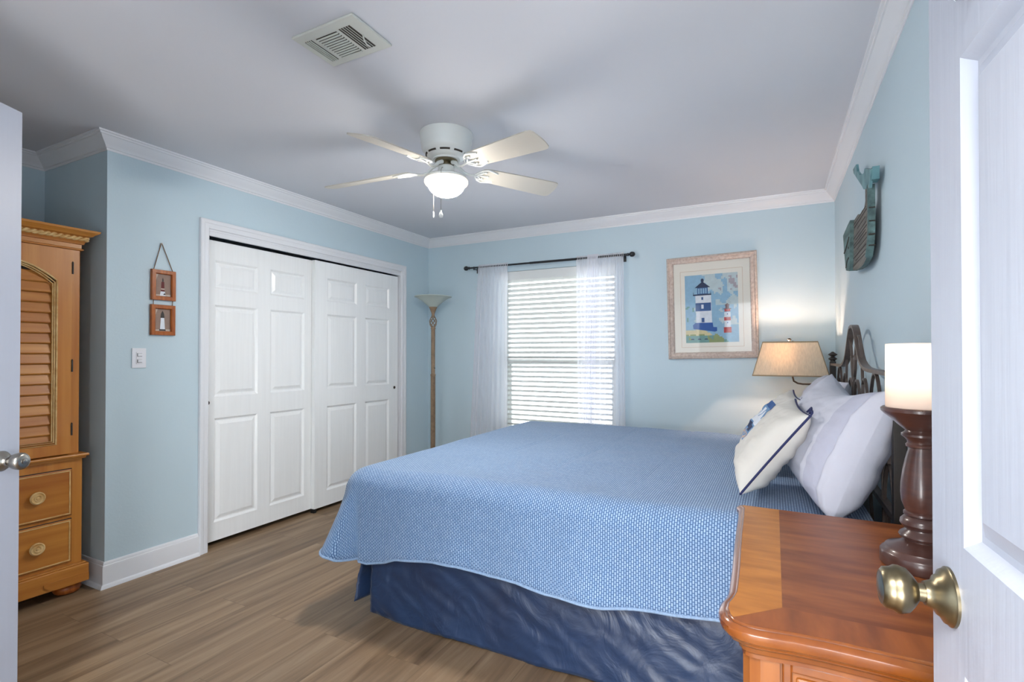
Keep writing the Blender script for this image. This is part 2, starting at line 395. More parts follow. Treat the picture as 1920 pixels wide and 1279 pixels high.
# front wall with the two doorways (this one and the one of the left door)
struct('wall_front', boxes((XA, -1.93, -.13, 0, 0, H), (-1.93, -1.06, -.13, 0, 2.06, H), (-1.06, -.66, -.13, 0, 0, H), (-.66, .235, -.13, 0, 2.06, H), (.235, XR, -.13, 0, 0, H)),
       M['wall'], 'light blue wall with the doorways behind the camera', 'wall')
struct('wall_hall', boxes((-2.6, XR, -1.6, -1.45, 0, H), (-2.6, -2.45, -1.45, -.13, 0, H)), M['trim'], 'white hallway wall behind the camera', 'wall')
crown = [(0, 2.355), (.004, 2.355), (.006, 2.366), (.012, 2.368), (.014, 2.374), (.022, 2.384), (.036, 2.398), (.047, 2.412), (.052, 2.420), (.058, 2.421), (.060, 2.430), (.068, 2.432), (.070, 2.4405), (0, 2.4405)]
loop = [(XR, 0), (XR, YB), (XL, YB), (XL, YA), (XA, YA), (XA, 0)]
bm = nb(); sweep(bm, crown, loop, closed=True)
struct('trim_1', bm, M['trim'], 'white crown moulding along the top of the walls', 'moulding', smooth=True, sharp=25)
base = [(0, 0), (.030, 0), (.029, .006), (.024, .016), (.016, .021), (.015, .110), (.013, .118), (.010, .121), (.009, .130), (.005, .136), (.0, .137)]
def bb(name, path, label):
    bm = nb(); sweep(bm, base, path); struct(name, bm, M['trim'], label, 'baseboard', smooth=True, sharp=30)
bb('baseboard_left', [(XL, CY0 - .058), (XL, YA), (XA, YA), (XA, 0)], 'white baseboard from the closet casing round the corner into the alcove')
bb('baseboard_back', [(XR, .0), (XR, YB), (XL, YB), (XL, CY1 + .058)], 'white baseboard under the window and behind the bed')
# closet casing
cas = [(0, 0), (.0, .012), (.004, .015), (.012, .016), (.030, .017), (.034, .020), (.050, .022), (.056, .020), (.058, .016), (.058, 0)]  # (across, out)
bm = nb()
def casing_piece(bm, p0, p1, inner0, inner1):
    pass
outer = [(CY0, 0), (CY0, CZ), (CY1, CZ), (CY1, 0)]
rings = []
for k, (y, z) in enumerate(outer):
    sy = -1 if k < 2 else 1
    up = 1 if k in (1, 2) else 0
    rings.append([bm.verts.new((XL + o, y + sy * a, z + up * a)) for a, o in cas])
for a, b in zip(rings[:-1], rings[1:]):
    for i in range(len(cas)):
        j = (i + 1) % len(cas); bm.faces.new((a[i], a[j], b[j], b[i]))
for r in (rings[0], rings[-1]): bm.faces.new(r)
# jamb liner, header board and floor track gap
box(bm, XL - .12, XL, CY0, CY0 + .006, 0, CZ); box(bm, XL - .12, XL, CY1 - .006, CY1, 0, CZ); box(bm, XL - .12, XL, CY0, CY1, CZ - .012, CZ)
box(bm, XL - .022, XL - .004, CY0 + .006, CY1 - .006, 2.012, CZ - .012)
struct('trim_2', bm, M['trim'], 'white casing and header board around the sliding closet doors', 'door casing')

# six panel moulded door in local coordinates: width along u, height z, both faces
def panel_door_bm(w, h, t, ucuts, zcuts, z0=0.):
    """ucuts/zcuts: list of (a,b) panel spans; returns bmesh, u in x, thickness in y"""
    bm = nb()
    us = [0] + [v for s in ucuts for v in s] + [w]
    zs = [0] + [v for s in zcuts for v in s] + [h]
    for side in (-1, 1):
        def V(u, z, d): return bm.verts.new((u, side * (t / 2 - d), z + z0))
        for i in range(len(us) - 1):
            for j in range(len(zs) - 1):
                a, b, c, d = us[i], us[i + 1], zs[j], zs[j + 1]
                if b - a < 1e-5 or d - c < 1e-5: continue
                if i % 2 == 1 and j % 2 == 1:
                    steps = [(0, 0), (.004, .0035), (.013, .012), (.021, .012), (.042, .003), (.048, .003)]
                    prev = None
                    for ins, dep in steps:
                        q = [V(a + ins, c + ins, dep), V(b - ins, c + ins, dep), V(b - ins, d - ins, dep), V(a + ins, d - ins, dep)]
                        if prev:
                            for k in range(4): bm.faces.new((prev[k], prev[(k + 1) % 4], q[(k + 1) % 4], q[k]))
                        prev = q
                    bm.faces.new(prev)
                else:
                    bm.faces.new((V(a, c, 0), V(b, c, 0), V(b, d, 0), V(a, d, 0)))
    for (u0, u1) in ((0, 0), (w, w)):
        bm.faces.new([bm.verts.new(p) for p in ((u0, -t / 2, z0), (u0, t / 2, z0), (u0, t / 2, z0 + h), (u0, -t / 2, z0 + h))])
    for z in (z0, z0 + h):
        bm.faces.new([bm.verts.new(p) for p in ((0, -t / 2, z), (w, -t / 2, z), (w, t / 2, z), (0, t / 2, z))])
    return bm
def xf(bm, Mx):
    for v in bm.verts: v.co = Mx @ v.co
    return bm
# closet doors: local u -> +Y
toY = lambda x, y: Matrix.Translation((x, y, 0)) @ Matrix.Rotation(R_(90), 4, 'Z')
dz = [(.120, .800), (.940, 1.545), (1.650, 1.838)]
bm = panel_door_bm(.880, 1.965, .034, [(.068, .385), (.485, .790)], dz, .032); xf(bm, toY(XL - .075, CY0 + .014))
d = struct('door_1', bm, M['door'], 'left white six-panel sliding closet door, set behind its neighbour', 'closet door')
def fpull(x, y, z, d):
    bm = nb(); lathe(bm, [(0, .0), (.008, .0), (.011, .003), (.0135, .003), (.0135, 0)], 0, 0, 20)
    xf(bm, Matrix.Translation((x, y, z)) @ Matrix.Rotation(R_(90), 4, 'Y'))
    o = link_mesh('finger_pull', bm, M['slot'], d, smooth=True); o['label'] = 'small dark round finger pull'
fpull(XL - .0578, CY0 + .037, .937, d)
bm = panel_door_bm(1.000, 1.965, .034, [(.125, .455), (.560, .875)], dz, .032); xf(bm, toY(XL - .036, 2.885))
d = struct('door_2', bm, M['door'], 'right white six-panel sliding closet door, overlapping in front', 'closet door')
fpull(XL - .0188, 3.835, .937, d)
bm = nb(); box(bm, XL - .10, XL - .01, CY0 + .006, CY1 - .006, 2.034, 2.046)
for yy in (2.88,): box(bm, XL - .056, XL - .02, yy, yy + .03, 0, .03, bev=.004)
struct('trim_3', bm, M['black'], 'dark sliding track and floor guide of the closet', 'door track')

# hinged room doors
def knob_set(parent, base, nrm, mt, lock=False, R=.034, L=.065, kr=.028):
    """rosette + neck + ball; axis from base along nrm"""
    q = Vector((0, 0, 1)).rotation_difference(Vector(nrm).normalized()).to_matrix().to_4x4(); Mx = Matrix.Translation(base) @ q
    bm = nb(); lathe(bm, [(0, 0), (R, 0), (R, .003), (R * .93, .005), (R * .90, .008), (R * .72, .011), (R * .66, .015), (R * .50, .017), (R * .42, .024), (R * .40, .026), (.011, .026), (.0105, L * .62), (0, L * .62)], 0, 0, 36)
    xf(bm, Mx); k = link_mesh('knob_rose', bm, mt, parent, smooth=True, sharp=50)
    z = L * .55
    if lock: pr = [(0, z), (.013, z), (.016, z + .004), (.020, z + .006), (.0255, z + .018), (.027, z + .028), (.0265, z + .034), (.0235, z + .040), (.018, z + .0425), (.010, z + .043), (0, z + .043)]
    else: pr = [(0, z), (.013, z), (.019, z + .004), (.026, z + .010), (.0285, z + .018), (.0285, z + .022), (.026, z + .026), (.0255, z + .028), (.0245, z + .034), (.020, z + .0375), (.0185, z + .037), (.013, z + .039), (0, z + .040)]
    bm = nb(); lathe(bm, pr, 0, 0, 36); xf(bm, Mx)
    kb = link_mesh('door_knob', bm, mt, parent, smooth=True, sharp=50)
    if lock:
        bm = nb(); lathe(bm, [(0, z + .0435), (.008, z + .0435), (.0085, z + .0455), (.006, z + .0465), (0, z + .0465)], 0, 0, 24)
        box(bm, -.0015, .0015, -.006, .006, z + .0465, z + .0485); xf(bm, Mx)
        o = link_mesh('turn_button', bm, M['nickel'], kb, smooth=True, sharp=40)
DW = .762
std = [(.235, .875), (1.02, 1.58), (1.70, 1.90)]
# left door: hinge -> edge direction (-.4556,.8902)
ang = math.atan2(.8902, -.4556 + .01)
ex, ey = -2.189, .756
hx, hy = ex - DW * math.cos(ang), ey - DW * math.sin(ang)
nrm = Vector((math.sin(ang), -math.cos(ang), 0))
T = Matrix.Translation((hx - nrm.x * .0175, hy - nrm.y * .0175, 0)) @ Matrix.Rotation(ang, 4, 'Z')
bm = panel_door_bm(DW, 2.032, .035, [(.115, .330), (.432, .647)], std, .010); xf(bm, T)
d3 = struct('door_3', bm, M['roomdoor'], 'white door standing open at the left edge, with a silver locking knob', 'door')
kp = Vector((hx, hy, 0)) + Vector((math.cos(ang), math.sin(ang), 0)) * (DW - .060)
knob_set(d3, (kp.x, kp.y, .915), nrm, M['nickel'], lock=True, R=.032, L=.058)
# right door
a2 = math.atan2(.999, -.052)
ex, ey = .1855, .857
hx, hy = ex - DW * math.cos(a2), ey - DW * math.sin(a2)
n2 = Vector((-math.sin(a2), math.cos(a2), 0))      # towards -x
T = Matrix.Translation((hx - n2.x * .0175, hy - n2.y * .0175, 0)) @ Matrix.Rotation(a2, 4, 'Z')
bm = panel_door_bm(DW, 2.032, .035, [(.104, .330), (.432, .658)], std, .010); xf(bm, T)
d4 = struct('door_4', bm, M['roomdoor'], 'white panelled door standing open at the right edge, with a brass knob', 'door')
dv = Vector((math.cos(a2), math.sin(a2), 0)); kp = Vector((hx, hy, 0)) + dv * (DW - .062)
knob_set(d4, (kp.x, kp.y, .957), n2, M['brass'], R=.0345, L=.060)
hp = Vector((hx, hy, 0)) + dv * (DW - .150)
bm = nb(); P = lambda s, o, z: tuple(Vector((hp.x, hp.y, z)) + dv * s + n2 * o)
tube(bm, [P(0, .003, 1.74), P(0, .003, 1.66), P(0, .008, 1.640), P(0, .016, 1.635), P(0, .024, 1.645), P(0, .027, 1.665)], .004, 10)
box(bm, -.011, .011, 0, .003, 1.70, 1.78, bev=.001, M4=Matrix.Translation((hp.x, hp.y, 0)) @ Matrix.Rotation(a2 + PI, 4, 'Z') @ Matrix.Rotation(PI, 4, 'Z'))
tag(link_mesh('coat_hook', bm, M['chrome'], smooth=True), 'chrome coat hook at the top of the open door with the brass knob', 'hook')

# ------------------------------------------------------------------ window
bm = nb()
f = .045
for (a, b, c, d_) in ((WX0, WX0 + f, WZ0, WZ1), (WX1 - f, WX1, WZ0, WZ1), (WX0, WX1, WZ1 - f, WZ1), (WX0, WX1, WZ0, WZ0 + f), (WX0, WX1, 1.155, 1.205)):
    box(bm, a, b, YB + .10, YB + .16, c, d_, bev=.004)
box(bm, WX0 + f, WX0 + f + .025, YB + .12, YB + .15, WZ0, 1.18); box(bm, WX1 - f - .025, WX1 - f, YB + .12, YB + .15, WZ0, 1.18)
w = struct('window_1', bm, M['vinyl'], 'white sash window behind the blind and the sheer curtains', 'window')
bm = boxes((WX0 + .04, WX1 - .04, YB + .128, YB + .132, WZ0 + .04, 1.16), (WX0 + .04, WX1 - .04, YB + .138, YB + .142, 1.20, WZ1 - .04)); link_mesh('window_pane', bm, M['glass'], w)
bm = boxes((WX0 - .03, WX1 + .03, YB - .025, YB + .10, WZ0 - .022, WZ0 + .002), bev=.004); link_mesh('window_sill', bm, M['trim'], w)
# blind
bl = thing('window_blind', (-1.79, YB + .04, WZ1), 'white horizontal slat blind hanging in the window', 'blind')
BX0, BX1, BY = WX0 + .012, WX1 - .012, YB + .045
bm = nb(); box(bm, BX0, BX1, BY - .028, BY + .03, 1.985, 2.042, bev=.003); link_mesh('headrail', bm, M['vinyl'], bl)
bm = nb(); box(bm, BX0 - .004, BX1 + .004, BY - .040, BY - .032, 1.962, 2.043, bev=.003); link_mesh('valance', bm, M['vinyl'], bl)
bm = nb(); nsl = 31; pitch = (1.955 - .585) / (nsl - 1); th = R_(-26)
for k in range(nsl):
    zc = .585 + k * pitch; pts = []
    for s in range(5):
        a = -1 + s / 2; lx = a * .025; lz = .003 * (1 - a * a)
        pts.append((BY + lx * math.cos(th) - lz * math.sin(th), zc - lx * math.sin(th) * -1 + lz * math.cos(th)))
    top = pts; bot = [(y + .003 * math.sin(th), z - .003 * math.cos(th)) for y, z in reversed(pts)]
    prism(bm, top + bot, 'x', BX0, BX1)
link_mesh('slats', bm, M['slat'], bl)
bm = nb(); box(bm, BX0, BX1, BY - .026, BY + .026, .532, .556, bev=.004); link_mesh('bottom_rail', bm, M['vinyl'], bl)
for xx in (-2.22, -2.04, -1.72, -1.42, -1.30):
    bm = nb(); tube(bm, [(xx, BY - .029, 1.99), (xx, BY - .029, .545)], .0011, 6); link_mesh('ladder_cord', bm, M['vinyl'], bl)
# rod
ro = thing('curtain_rod', (-1.87, YB - .08, 2.093), 'thin black curtain rod with round ball finials above the window', 'curtain rod')
RY, RZ0, RZ1 = YB - .08, 2.096, 2.090
rz = lambda x: RZ0 + (RZ1 - RZ0) * (x + 2.69) / 1.64
bm = nb(); tube(bm, [(-2.655, RY, rz(-2.655)), (-1.088, RY, rz(-1.088))], .0085, 12); tube(bm, [(-2.0, RY, rz(-2.0)), (-1.09, RY, rz(-1.09))], .0105, 12); link_mesh('rod', bm, M['rod'], ro, smooth=True)
for sx, xx in ((-1, -2.689), (1, -1.054)):
    bm = nb(); lathe(bm, [(0, -.024), (.010, -.023), (.019, -.014), (.0225, 0), (.019, .014), (.012, .021), (.008, .024), (.010, .028), (.014, .031), (.014, .036), (.009, .040), (.009, .046), (0, .046)], 0, 0, 24)
    xf(bm, Matrix.Translation((xx, RY, rz(xx))) @ Matrix.Rotation(R_(90) * -sx, 4, 'Y')); link_mesh('finial', bm, M['rod'], ro, smooth=True)
for xx in (-2.60, -1.135):
    bm = nb(); tube(bm, [(xx, YB, rz(xx) - .012), (xx, RY, rz(xx) - .012)], .005, 8); tube(bm, [(xx, RY, rz(xx) - .022), (xx, RY, rz(xx) + .010)], .006, 8); box(bm, xx - .012, xx + .012, YB - .006, YB, rz(xx) - .045, rz(xx) + .02); link_mesh('bracket', bm, M['rod'], ro)
def curtain(name, label, x0t, x1t, x0b, x1b, zb, folds, amp, dens, lean=None, seed=0, sub=None):
    """sheer panel, gathered more at 'dens' side"""
    bm = nb(); NU, NV = folds * 14, 40; g = []
    rnd = random.Random(seed); ph = [rnd.random() * 6 for _ in range(6)]
    for j in range(NV + 1):
        v = j / NV; z = (rz(x0t) + .022) * (1 - v) + zb * v; row = []
        for i in range(NU + 1):
            u = i / NU; ud = dens(u, v)
            x = (x0t + (x1t - x0t) * ud) * (1 - v) + (x0b + (x1b - x0b) * ud) * v
            if lean: x += lean(u, v)
            a = amp * (.35 + .65 * min(1, v * 4)) * (sub(u) if sub else 1)
            y = RY + a * math.sin(u * folds * 2 * PI + ph[0] + .5 * math.sin(3 * v + ph[1])) + a * .4 * math.sin(u * folds * 4.7 * PI + ph[2] + v)
            if v < .02: y = RY + .013 * math.sin(u * folds * 6 * PI)
            elif v < .045: y = RY - .012 + .004 * math.sin(u * folds * 6 * PI)
            row.append(bm.verts.new((x, y - .012 * min(1, v * 6), z)))
        g.append(row)
    for j in range(NV):
        for i in range(NU): bm.faces.new((g[j][i], g[j][i + 1], g[j + 1][i + 1], g[j + 1][i]))
    return tag(link_mesh(name, bm, M['sheer'], smooth=True, sharp=180), label, 'curtain')
curtain('sheer_curtain', 'sheer white curtain gathered on the left side of the window', -2.545, -2.225, -2.66, -2.225, .06, 7, .022,
        lambda u, v: u ** 1.25 if True else u, seed=2, sub=lambda u: 1.2 - .9 * u)
curtain('sheer_curtain', 'sheer white curtain on the right side of the window with a slanting folded edge', -1.545, -1.125, -1.51, -1.10, .06, 9, .024,
        lambda u, v: (u * .95 if u < .35 else .33 + (u - .35) * 1.03) if v > .0 else u,
        lean=lambda u, v: -.03 * v * math.sin(u * PI), seed=5, sub=lambda u: 1.3 if u < .55 and u > .25 else .7)

cr_ = bpy.data.objects['sheer_curtain.001']
fo = curtain('gathered_fold', '', -1.435, -1.335, -1.475, -1.400, .06, 4, .016, lambda u, v: u, seed=9)
for k_ in ('label', 'category'): del fo[k_]
fo.parent = cr_; fo.location = (0, -.030, 0)
# ------------------------------------------------------------------ ceiling fan
FX, FY = -1.571, 2.291
fan = thing('ceiling_fan', (FX, FY, H), 'white flush-mount ceiling fan with long blades and a lit bowl light', 'ceiling fan')
bm = nb(); lathe(bm, [(0, 2.439), (.142, 2.439), (.1425, 2.425), (.139, 2.418), (.139, 2.395), (.136, 2.385), (.133, 2.36), (.130, 2.352), (.128, 2.345), (.118, 2.336), (.110, 2.327), (.098, 2.312), (.094, 2.309), (.088, 2.306), (.074, 2.302), (.072, 2.296), (0, 2.296)], FX, FY, 56)
hz_ = link_mesh('motor_housing', bm, M['fan'], fan, smooth=True, sharp=35)
bm = nb()
for k in range(9):
    a0 = 2 * PI * k / 9 + .12; pts = []
    bm = nb()
    for s in range(8):
        a = a0 + .48 * s / 7; pts.append((FX + .1065 * math.cos(a), FY + .1065 * math.sin(a), 2.3235))
    tube(bm, pts, .0055, 6)
    link_mesh('vent_slot', bm, M['slot'], hz_)
bm = nb(); lathe(bm, [(0, 2.297), (.060, 2.297), (.062, 2.288), (.050, 2.283), (.030, 2.280), (.030, 2.262), (0, 2.262)], FX, FY, 36); link_mesh('rotor', bm, M['brass'], fan, smooth=True, sharp=35)
bm = nb(); lathe(bm, [(0, 2.268), (.034, 2.268), (.043, 2.262), (.046, 2.232), (.050, 2.222), (.072, 2.214), (.105, 2.208), (.112, 2.202), (.1145, 2.192), (.113, 2.188), (0, 2.188)], FX, FY, 48); link_mesh('light_fitter', bm, M['fan'], fan, smooth=True, sharp=35)
bm = nb(); lathe(bm, [(.110, 2.192), (.1165, 2.187), (.1175, 2.178), (.113, 2.168), (.101, 2.160), (.098, 2.157), (.092, 2.144), (.082, 2.130), (.066, 2.117), (.046, 2.108), (.024, 2.103), (0, 2.102)], FX, FY, 56)
for f_ in bm.faces:
    if f_.calc_center_median().z > 2.158: f_.material_index = 1
go = link_mesh('glass_bowl', bm, [M['glow'], M['glowrim']], fan, smooth=True, sharp=60); go['label'] = 'glowing white glass bowl'
TH = R_(270.75); SX, SY = .023, .037
blade0 = iron0 = None
def blade_bm():
    bm = nb(); outl = []
    for r, wd in ((.205, .046), (.225, .056), (.30, .061), (.45, .067), (.60, .072), (.650, .073), (.668, .069), (.677, .060), (.683, .035), (.685, .012)): outl.append((r, wd))
    P = [(r, w) for r, w in outl] + [(r, -w) for r, w in reversed(outl)]
    prism(bm, P, 'z', -.003, .003); bmesh.ops.triangulate(bm, faces=[f for f in bm.faces if len(f.verts) > 4]); return bm
def iron_bm():
    bm = nb()
    tube(bm, [(.045, 0, .020), (.075, 0, .010), (.105, .0, -.012), (.135, 0, -.020), (.165, 0, -.014), (.185, 0, -.010)], [.011, .010, .008, .007, .007, .006], 10)
    for s in (-1, 1):
        tube(bm, [(.165, 0, -.012), (.180, .022 * s, -.010), (.196, .044 * s, -.008), (.225, .058 * s, -.007), (.262, .050 * s, -.006), (.290, .040 * s, -.005)], .0048, 8)
        tube(bm, [(.178, 0, -.011), (.200, .016 * s, -.010), (.212, .034 * s, -.008), (.200, .040 * s, -.008), (.192, .028 * s, -.008)], .0042, 8)
    tube(bm, [(.180, 0, -.011), (.205, 0, -.009), (.245, 0, -.007)], .0045, 8)
    for x, y in ((.222, .030), (.222, -.030), (.245, 0)):
        lathe(bm, [(0, -.012), (.006, -.011), (.008, -.006), (0, -.006)], x, y, 12)
    return bm
for k in (0, 1, 2, 4):
    t = TH + 2 * PI / 5 * k; ex_, ey_ = math.cos(t), math.sin(t)
    drop = -(.090) + SX * ex_ * .0  # tip lower than root
    slope = (2.198 + (SX * ex_ + SY * ey_) * .68 - 2.247) / .60
    Mx = Matrix.Translation((FX, FY, 2.262)) @ Matrix.Rotation(t, 4, 'Z') @ Matrix.Rotation(-math.atan(slope), 4, 'Y') @ Matrix.Rotation(R_(-15), 4, 'X')
    bm = xf(blade_bm(), Mx); bo = link_mesh('fan_blade', bm, M['blade'], fan)
    bm = xf(iron_bm(), Mx); link_mesh('blade_iron', bm, M['fan'], bo, smooth=True)
def chain(x, y, z0, z1, px, py, knob):
    bm = nb(); tube(bm, [(px, py, z0), (x * .5 + px * .5, y * .5 + py * .5, z0 - .012), (x, y, z0 - .04), (x, y, z1)], .0013, 6)
    c = link_mesh('pull_chain', bm, M['nickel'], fan)
    if knob:
        bm = nb(); lathe(bm, [(0, z1 + .003), (.004, z1 + .002), (.0045, z1 - .008), (.006, z1 - .010), (.0105, z1 - .022), (.0105, z1 - .030), (.006, z1 - .037), (0, z1 - .0385)], x, y, 20)
        o = link_mesh('chain_pull', bm, M['fan'], c, smooth=True); o['label'] = 'small white teardrop pull'
    else:
        bm = nb(); lathe(bm, [(0, z1 + .003), (.003, z1), (.003, z1 - .03), (0, z1 - .031)], x, y, 12); link_mesh('chain_pull', bm, M['fan'], c)
chain(FX + .040, FY - .106, 2.245, 1.995, FX + .010, FY - .046, True)
chain(FX - .062, FY - .030, 2.245, 2.02, FX - .04, FY - .02, False)

# ------------------------------------------------------------------ ceiling vent
vt = thing('ceiling_vent', (-1.45, 1.424, H), 'rectangular metal air vent with three banks of louvres on the ceiling', 'vent')
VX0, VX1, VY0, VY1 = -1.603, -1.298, 1.319, 1.528
bm = nb(); box(bm, VX0, VX1, VY0, VY1, H - .0105, H - .0005, bev=.004)
pl = link_mesh('face_plate', bm, M['vent'], vt)
def slots(x0, x1, y0, y1, n, along, dark):
    bm = nb(); bs = nb(); zb = H - .0105
    for k in range(n):
        if along == 'y':
            xx = x0 + (x1 - x0) * (k + .5) / n; w_ = (x1 - x0) / n
            box(bm, xx - w_ * (.40 if dark else .16), xx + w_ * (.36 if dark else .16), y0, y1, zb - .0008, zb)
            if not dark: box(bs, xx - w_ * .62, xx - w_ * .22, y0, y1, zb - .004, zb, bev=.0006)
        else:
            yy = y0 + (y1 - y0) * (k + .5) / n; w_ = (y1 - y0) / n
            box(bm, x0, x1, yy - w_ * .18, yy + w_ * .18, zb - .0008, zb)
            box(bs, x0, x1, yy + w_ * .18, yy + w_ * .66, zb - .004, zb, bev=.0006)
    if dark:
        for k in range(n - 1):
            xx = x0 + (x1 - x0) * (k + 1) / n; box(bs, xx - .001, xx + .001, y0, y1, zb - .002, zb)
    link_mesh('slot_row', bm, M['slot'], vt); link_mesh('louvre_row', bs, M['vent'], vt)
slots(VX0 + .028, VX0 + .066, VY0 + .038, VY1 - .034, 4, 'y', False)
slots(VX0 + .082, VX0 + .186, VY0 + .038, VY1 - .034, 11, 'x', False)
slots(VX0 + .200, VX0 + .256, VY0 + .038, VY1 - .034, 5, 'y', True)
bm = nb(); tube(bm, [(VX1 - .045, VY0 + .10, H - .012), (VX1 - .050, VY0 + .112, H - .024), (VX1 - .058, VY0 + .135, H - .026), (VX1 - .056, VY0 + .150, H - .026)], .003, 8); link_mesh('damper_lever', bm, M['vent'], vt)

# ------------------------------------------------------------------ switch plate
sw = thing('light_switch', (XL, 1.618, 1.23), 'white double rocker light switch on the blue wall by the hanging frames', 'light switch')
bm = boxes((XL, XL + .006, 1.582, 1.655, 1.174, 1.286), bev=.002); link_mesh('cover_plate', bm, M['plastic'], sw)
bm = boxes((XL + .005, XL + .0085, 1.603, 1.636, 1.196, 1.264), bev=.001); ins = link_mesh('switch_insert', bm, M['plastic'], sw)
for z in (1.213, 1.248):
    bm = nb(); box(bm, XL + .008, XL + .0092, 1.607, 1.632, z - .009, z + .009); link_mesh('toggle_recess', bm, M['slot'], ins)
    bm = nb(); box(bm, XL + .009, XL + .014, 1.609, 1.630, z - .007, z + .008, bev=.001); link_mesh('toggle', bm, M['plastic'], sw)

# ------------------------------------------------------------------ pair of little frames on rope
hang = thing('hanging_frames', (XL, 1.74, 1.36), 'pair of small orange-brown frames with lighthouse photos hanging on a cord', 'picture frames')
def rect_frame(bm, plane, a0, a1, b0, b1, w, d0, d1, prof=None):
    """frame ring on plane x=const (a=y,b=z) or y=const (a=x,b=z); prof list of (t across 0..1, depth 0..1)"""
    prof = prof or [(0, 0), (0, .8), (.08, 1), (.85, 1), (1, .75), (1, 0)]
    cs = [(a0, b0, 1, 1), (a1, b0, -1, 1), (a1, b1, -1, -1), (a0, b1, 1, -1)]; rings = []
    for a, b, sa, sb in cs:
        r = []
        for t, dd in prof:
            aa, b_, dep = a + sa * t * w, b + sb * t * w, d0 + (d1 - d0) * dd
            r.append(bm.verts.new((dep, aa, b_) if plane == 'x' else (aa, dep, b_)))
        rings.append(r)
    for i in range(4):
        A, B = rings[i], rings[(i + 1) % 4]
        for k in range(len(prof)):
            j = (k + 1) % len(prof); bm.faces.new((A[k], A[j], B[j], B[k]))
def small_frame(y0, y1, z0, z1, kind):
    bm = nb(); rect_frame(bm, 'x', y0, y1, z0, z1, .024, XL + .001, XL + .020); fr = link_mesh('frame', bm, M['frameorange'], hang)
    bm = nb(); ms = ['p_photo', 'p_photol', 'p_dred', 'p_pwhite', 'p_dgrey']
    ym, w_, h_ = (y0 + y1) / 2, y1 - y0 - .048, z1 - z0 - .048; zb = z0 + .024; x = XL + .006
    box(bm, XL + .002, x, y0 + .02, y1 - .02, z0 + .02, z1 - .02, mi=0)
    def poly(pts, mi, lay):
        f_ = bm.faces.new([bm.verts.new((x + .0004 * lay, ym + a * w_, zb + b * h_)) for a, b in pts]); f_.material_index = mi
    poly([(-.5, 1), (-.5, .62), (-.30, 1)], 1, 1); poly([(-.5, 0), (.5, 0), (.5, .10), (-.5, .07)], 1, 1)
    if kind == 0:
        poly([(-.20, .02), (.16, .02), (.12, .22), (-.16, .22)], 3, 2); poly([(-.14, .22), (.10, .22), (.07, .66), (-.11, .66)], 2, 2); poly([(-.06, .66), (.03, .66), (.03, .76), (-.015, .86), (-.06, .76)], 4, 2); poly([(.0, .07), (.16, .07), (.10, .16)], 4, 3)
        poly([(-.13, .30), (.09, .30), (.09, .36), (-.13, .36)], 1, 3)
    else:
        poly([(-.16, .05), (.16, .05), (.11, .60), (-.11, .60)], 3, 2); poly([(-.13, .60), (.13, .60), (.10, .78), (0, .93), (-.10, .78)], 4, 2); poly([(-.22, .02), (.22, .02), (.18, .09), (-.2, .09)], 4, 3)
    o = link_mesh('lighthouse_photo', bm, [M[m] for m in ms], fr); o['label'] = ['photo of a dark red lighthouse', 'photo of a white lighthouse with a dark top'][kind]
small_frame(1.676, 1.810, 1.568, 1.745, 0)
small_frame(1.674, 1.808, 1.363, 1.541, 1)
bm = nb(); tube(bm, [(XL + .008, 1.690, 1.742), (XL + .006, 1.731, 1.900), (XL + .006, 1.735, 1.903), (XL + .008, 1.796, 1.742)], .0024, 8); link_mesh('hanging_cord', bm, M['rope'], hang)
for y in (1.690, 1.796):
    bm = nb(); tube(bm, [(XL + .008, y, 1.572), (XL + .008, y - .001, 1.538)], .0022, 8); link_mesh('link_cord', bm, M['rope'], hang)
bm = nb(); lathe(bm, [(0, 0), (.003, 0), (.003, .012), (0, .012)], 0, 0, 10); xf(bm, Matrix.Translation((XL, 1.733, 1.902)) @ Matrix.Rotation(R_(90), 4, 'Y')); link_mesh('nail', bm, M['nickel'], hang)

# ------------------------------------------------------------------ framed lighthouse print
pic = thing('framed_picture', (-.442, YB, 1.63), 'large whitewashed frame with a blue and white lighthouse print on the window wall', 'picture')
pic.rotation_euler = (0, R_(-1.15), 0)
PARENT_WORLD = False
pw, ph_ = .335, .412
bm = nb(); rect_frame(bm, 'y', -pw, pw, -ph_, ph_, .052, -.002, -.034, [(0, 0), (0, .7), (.10, .9), (.30, 1), (.42, .72), (.60, .78), (.86, .62), (.90, .40), (1, .34), (1, 0)])
link_mesh('frame', bm, M['whitewash'], pic, smooth=True, sharp=20)
bm = nb(); box(bm, -pw + .045, pw - .045, -.008, -.004, -ph_ + .045, ph_ - .045); mb_ = link_mesh('mat_board', bm, M['mat'], pic)
bm = nb(); rect_frame(bm, 'y', -.232, .232, -.320, .296, .0022, -.008, -.0092); link_mesh('mat_line', bm, M['p_tan'], mb_)
bm = nb(); names = ['sky', 'skypale', 'sand', 'olive', 'teal', 'blue', 'deep', 'royal', 'pwhite', 'red', 'brown', 'mauve']; ix = {n_: i for i, n_ in enumerate(names)}
aw, ah, ac = .197, .272, -.012
def pg(pts, c, lay):   # art coordinates 0..1 from left/bottom, y toward the room is negative
    f_ = bm.faces.new([bm.verts.new((-aw + 2 * aw * a, -.0095 - .0003 * lay, ac - ah + 2 * ah * b)) for a, b in pts]); f_.material_index = ix[c]
def rc(a0, a1, b0, b1, c, lay): pg([(a0, b0), (a1, b0), (a1, b1), (a0, b1)], c, lay)
NX, NZ = 36, 48
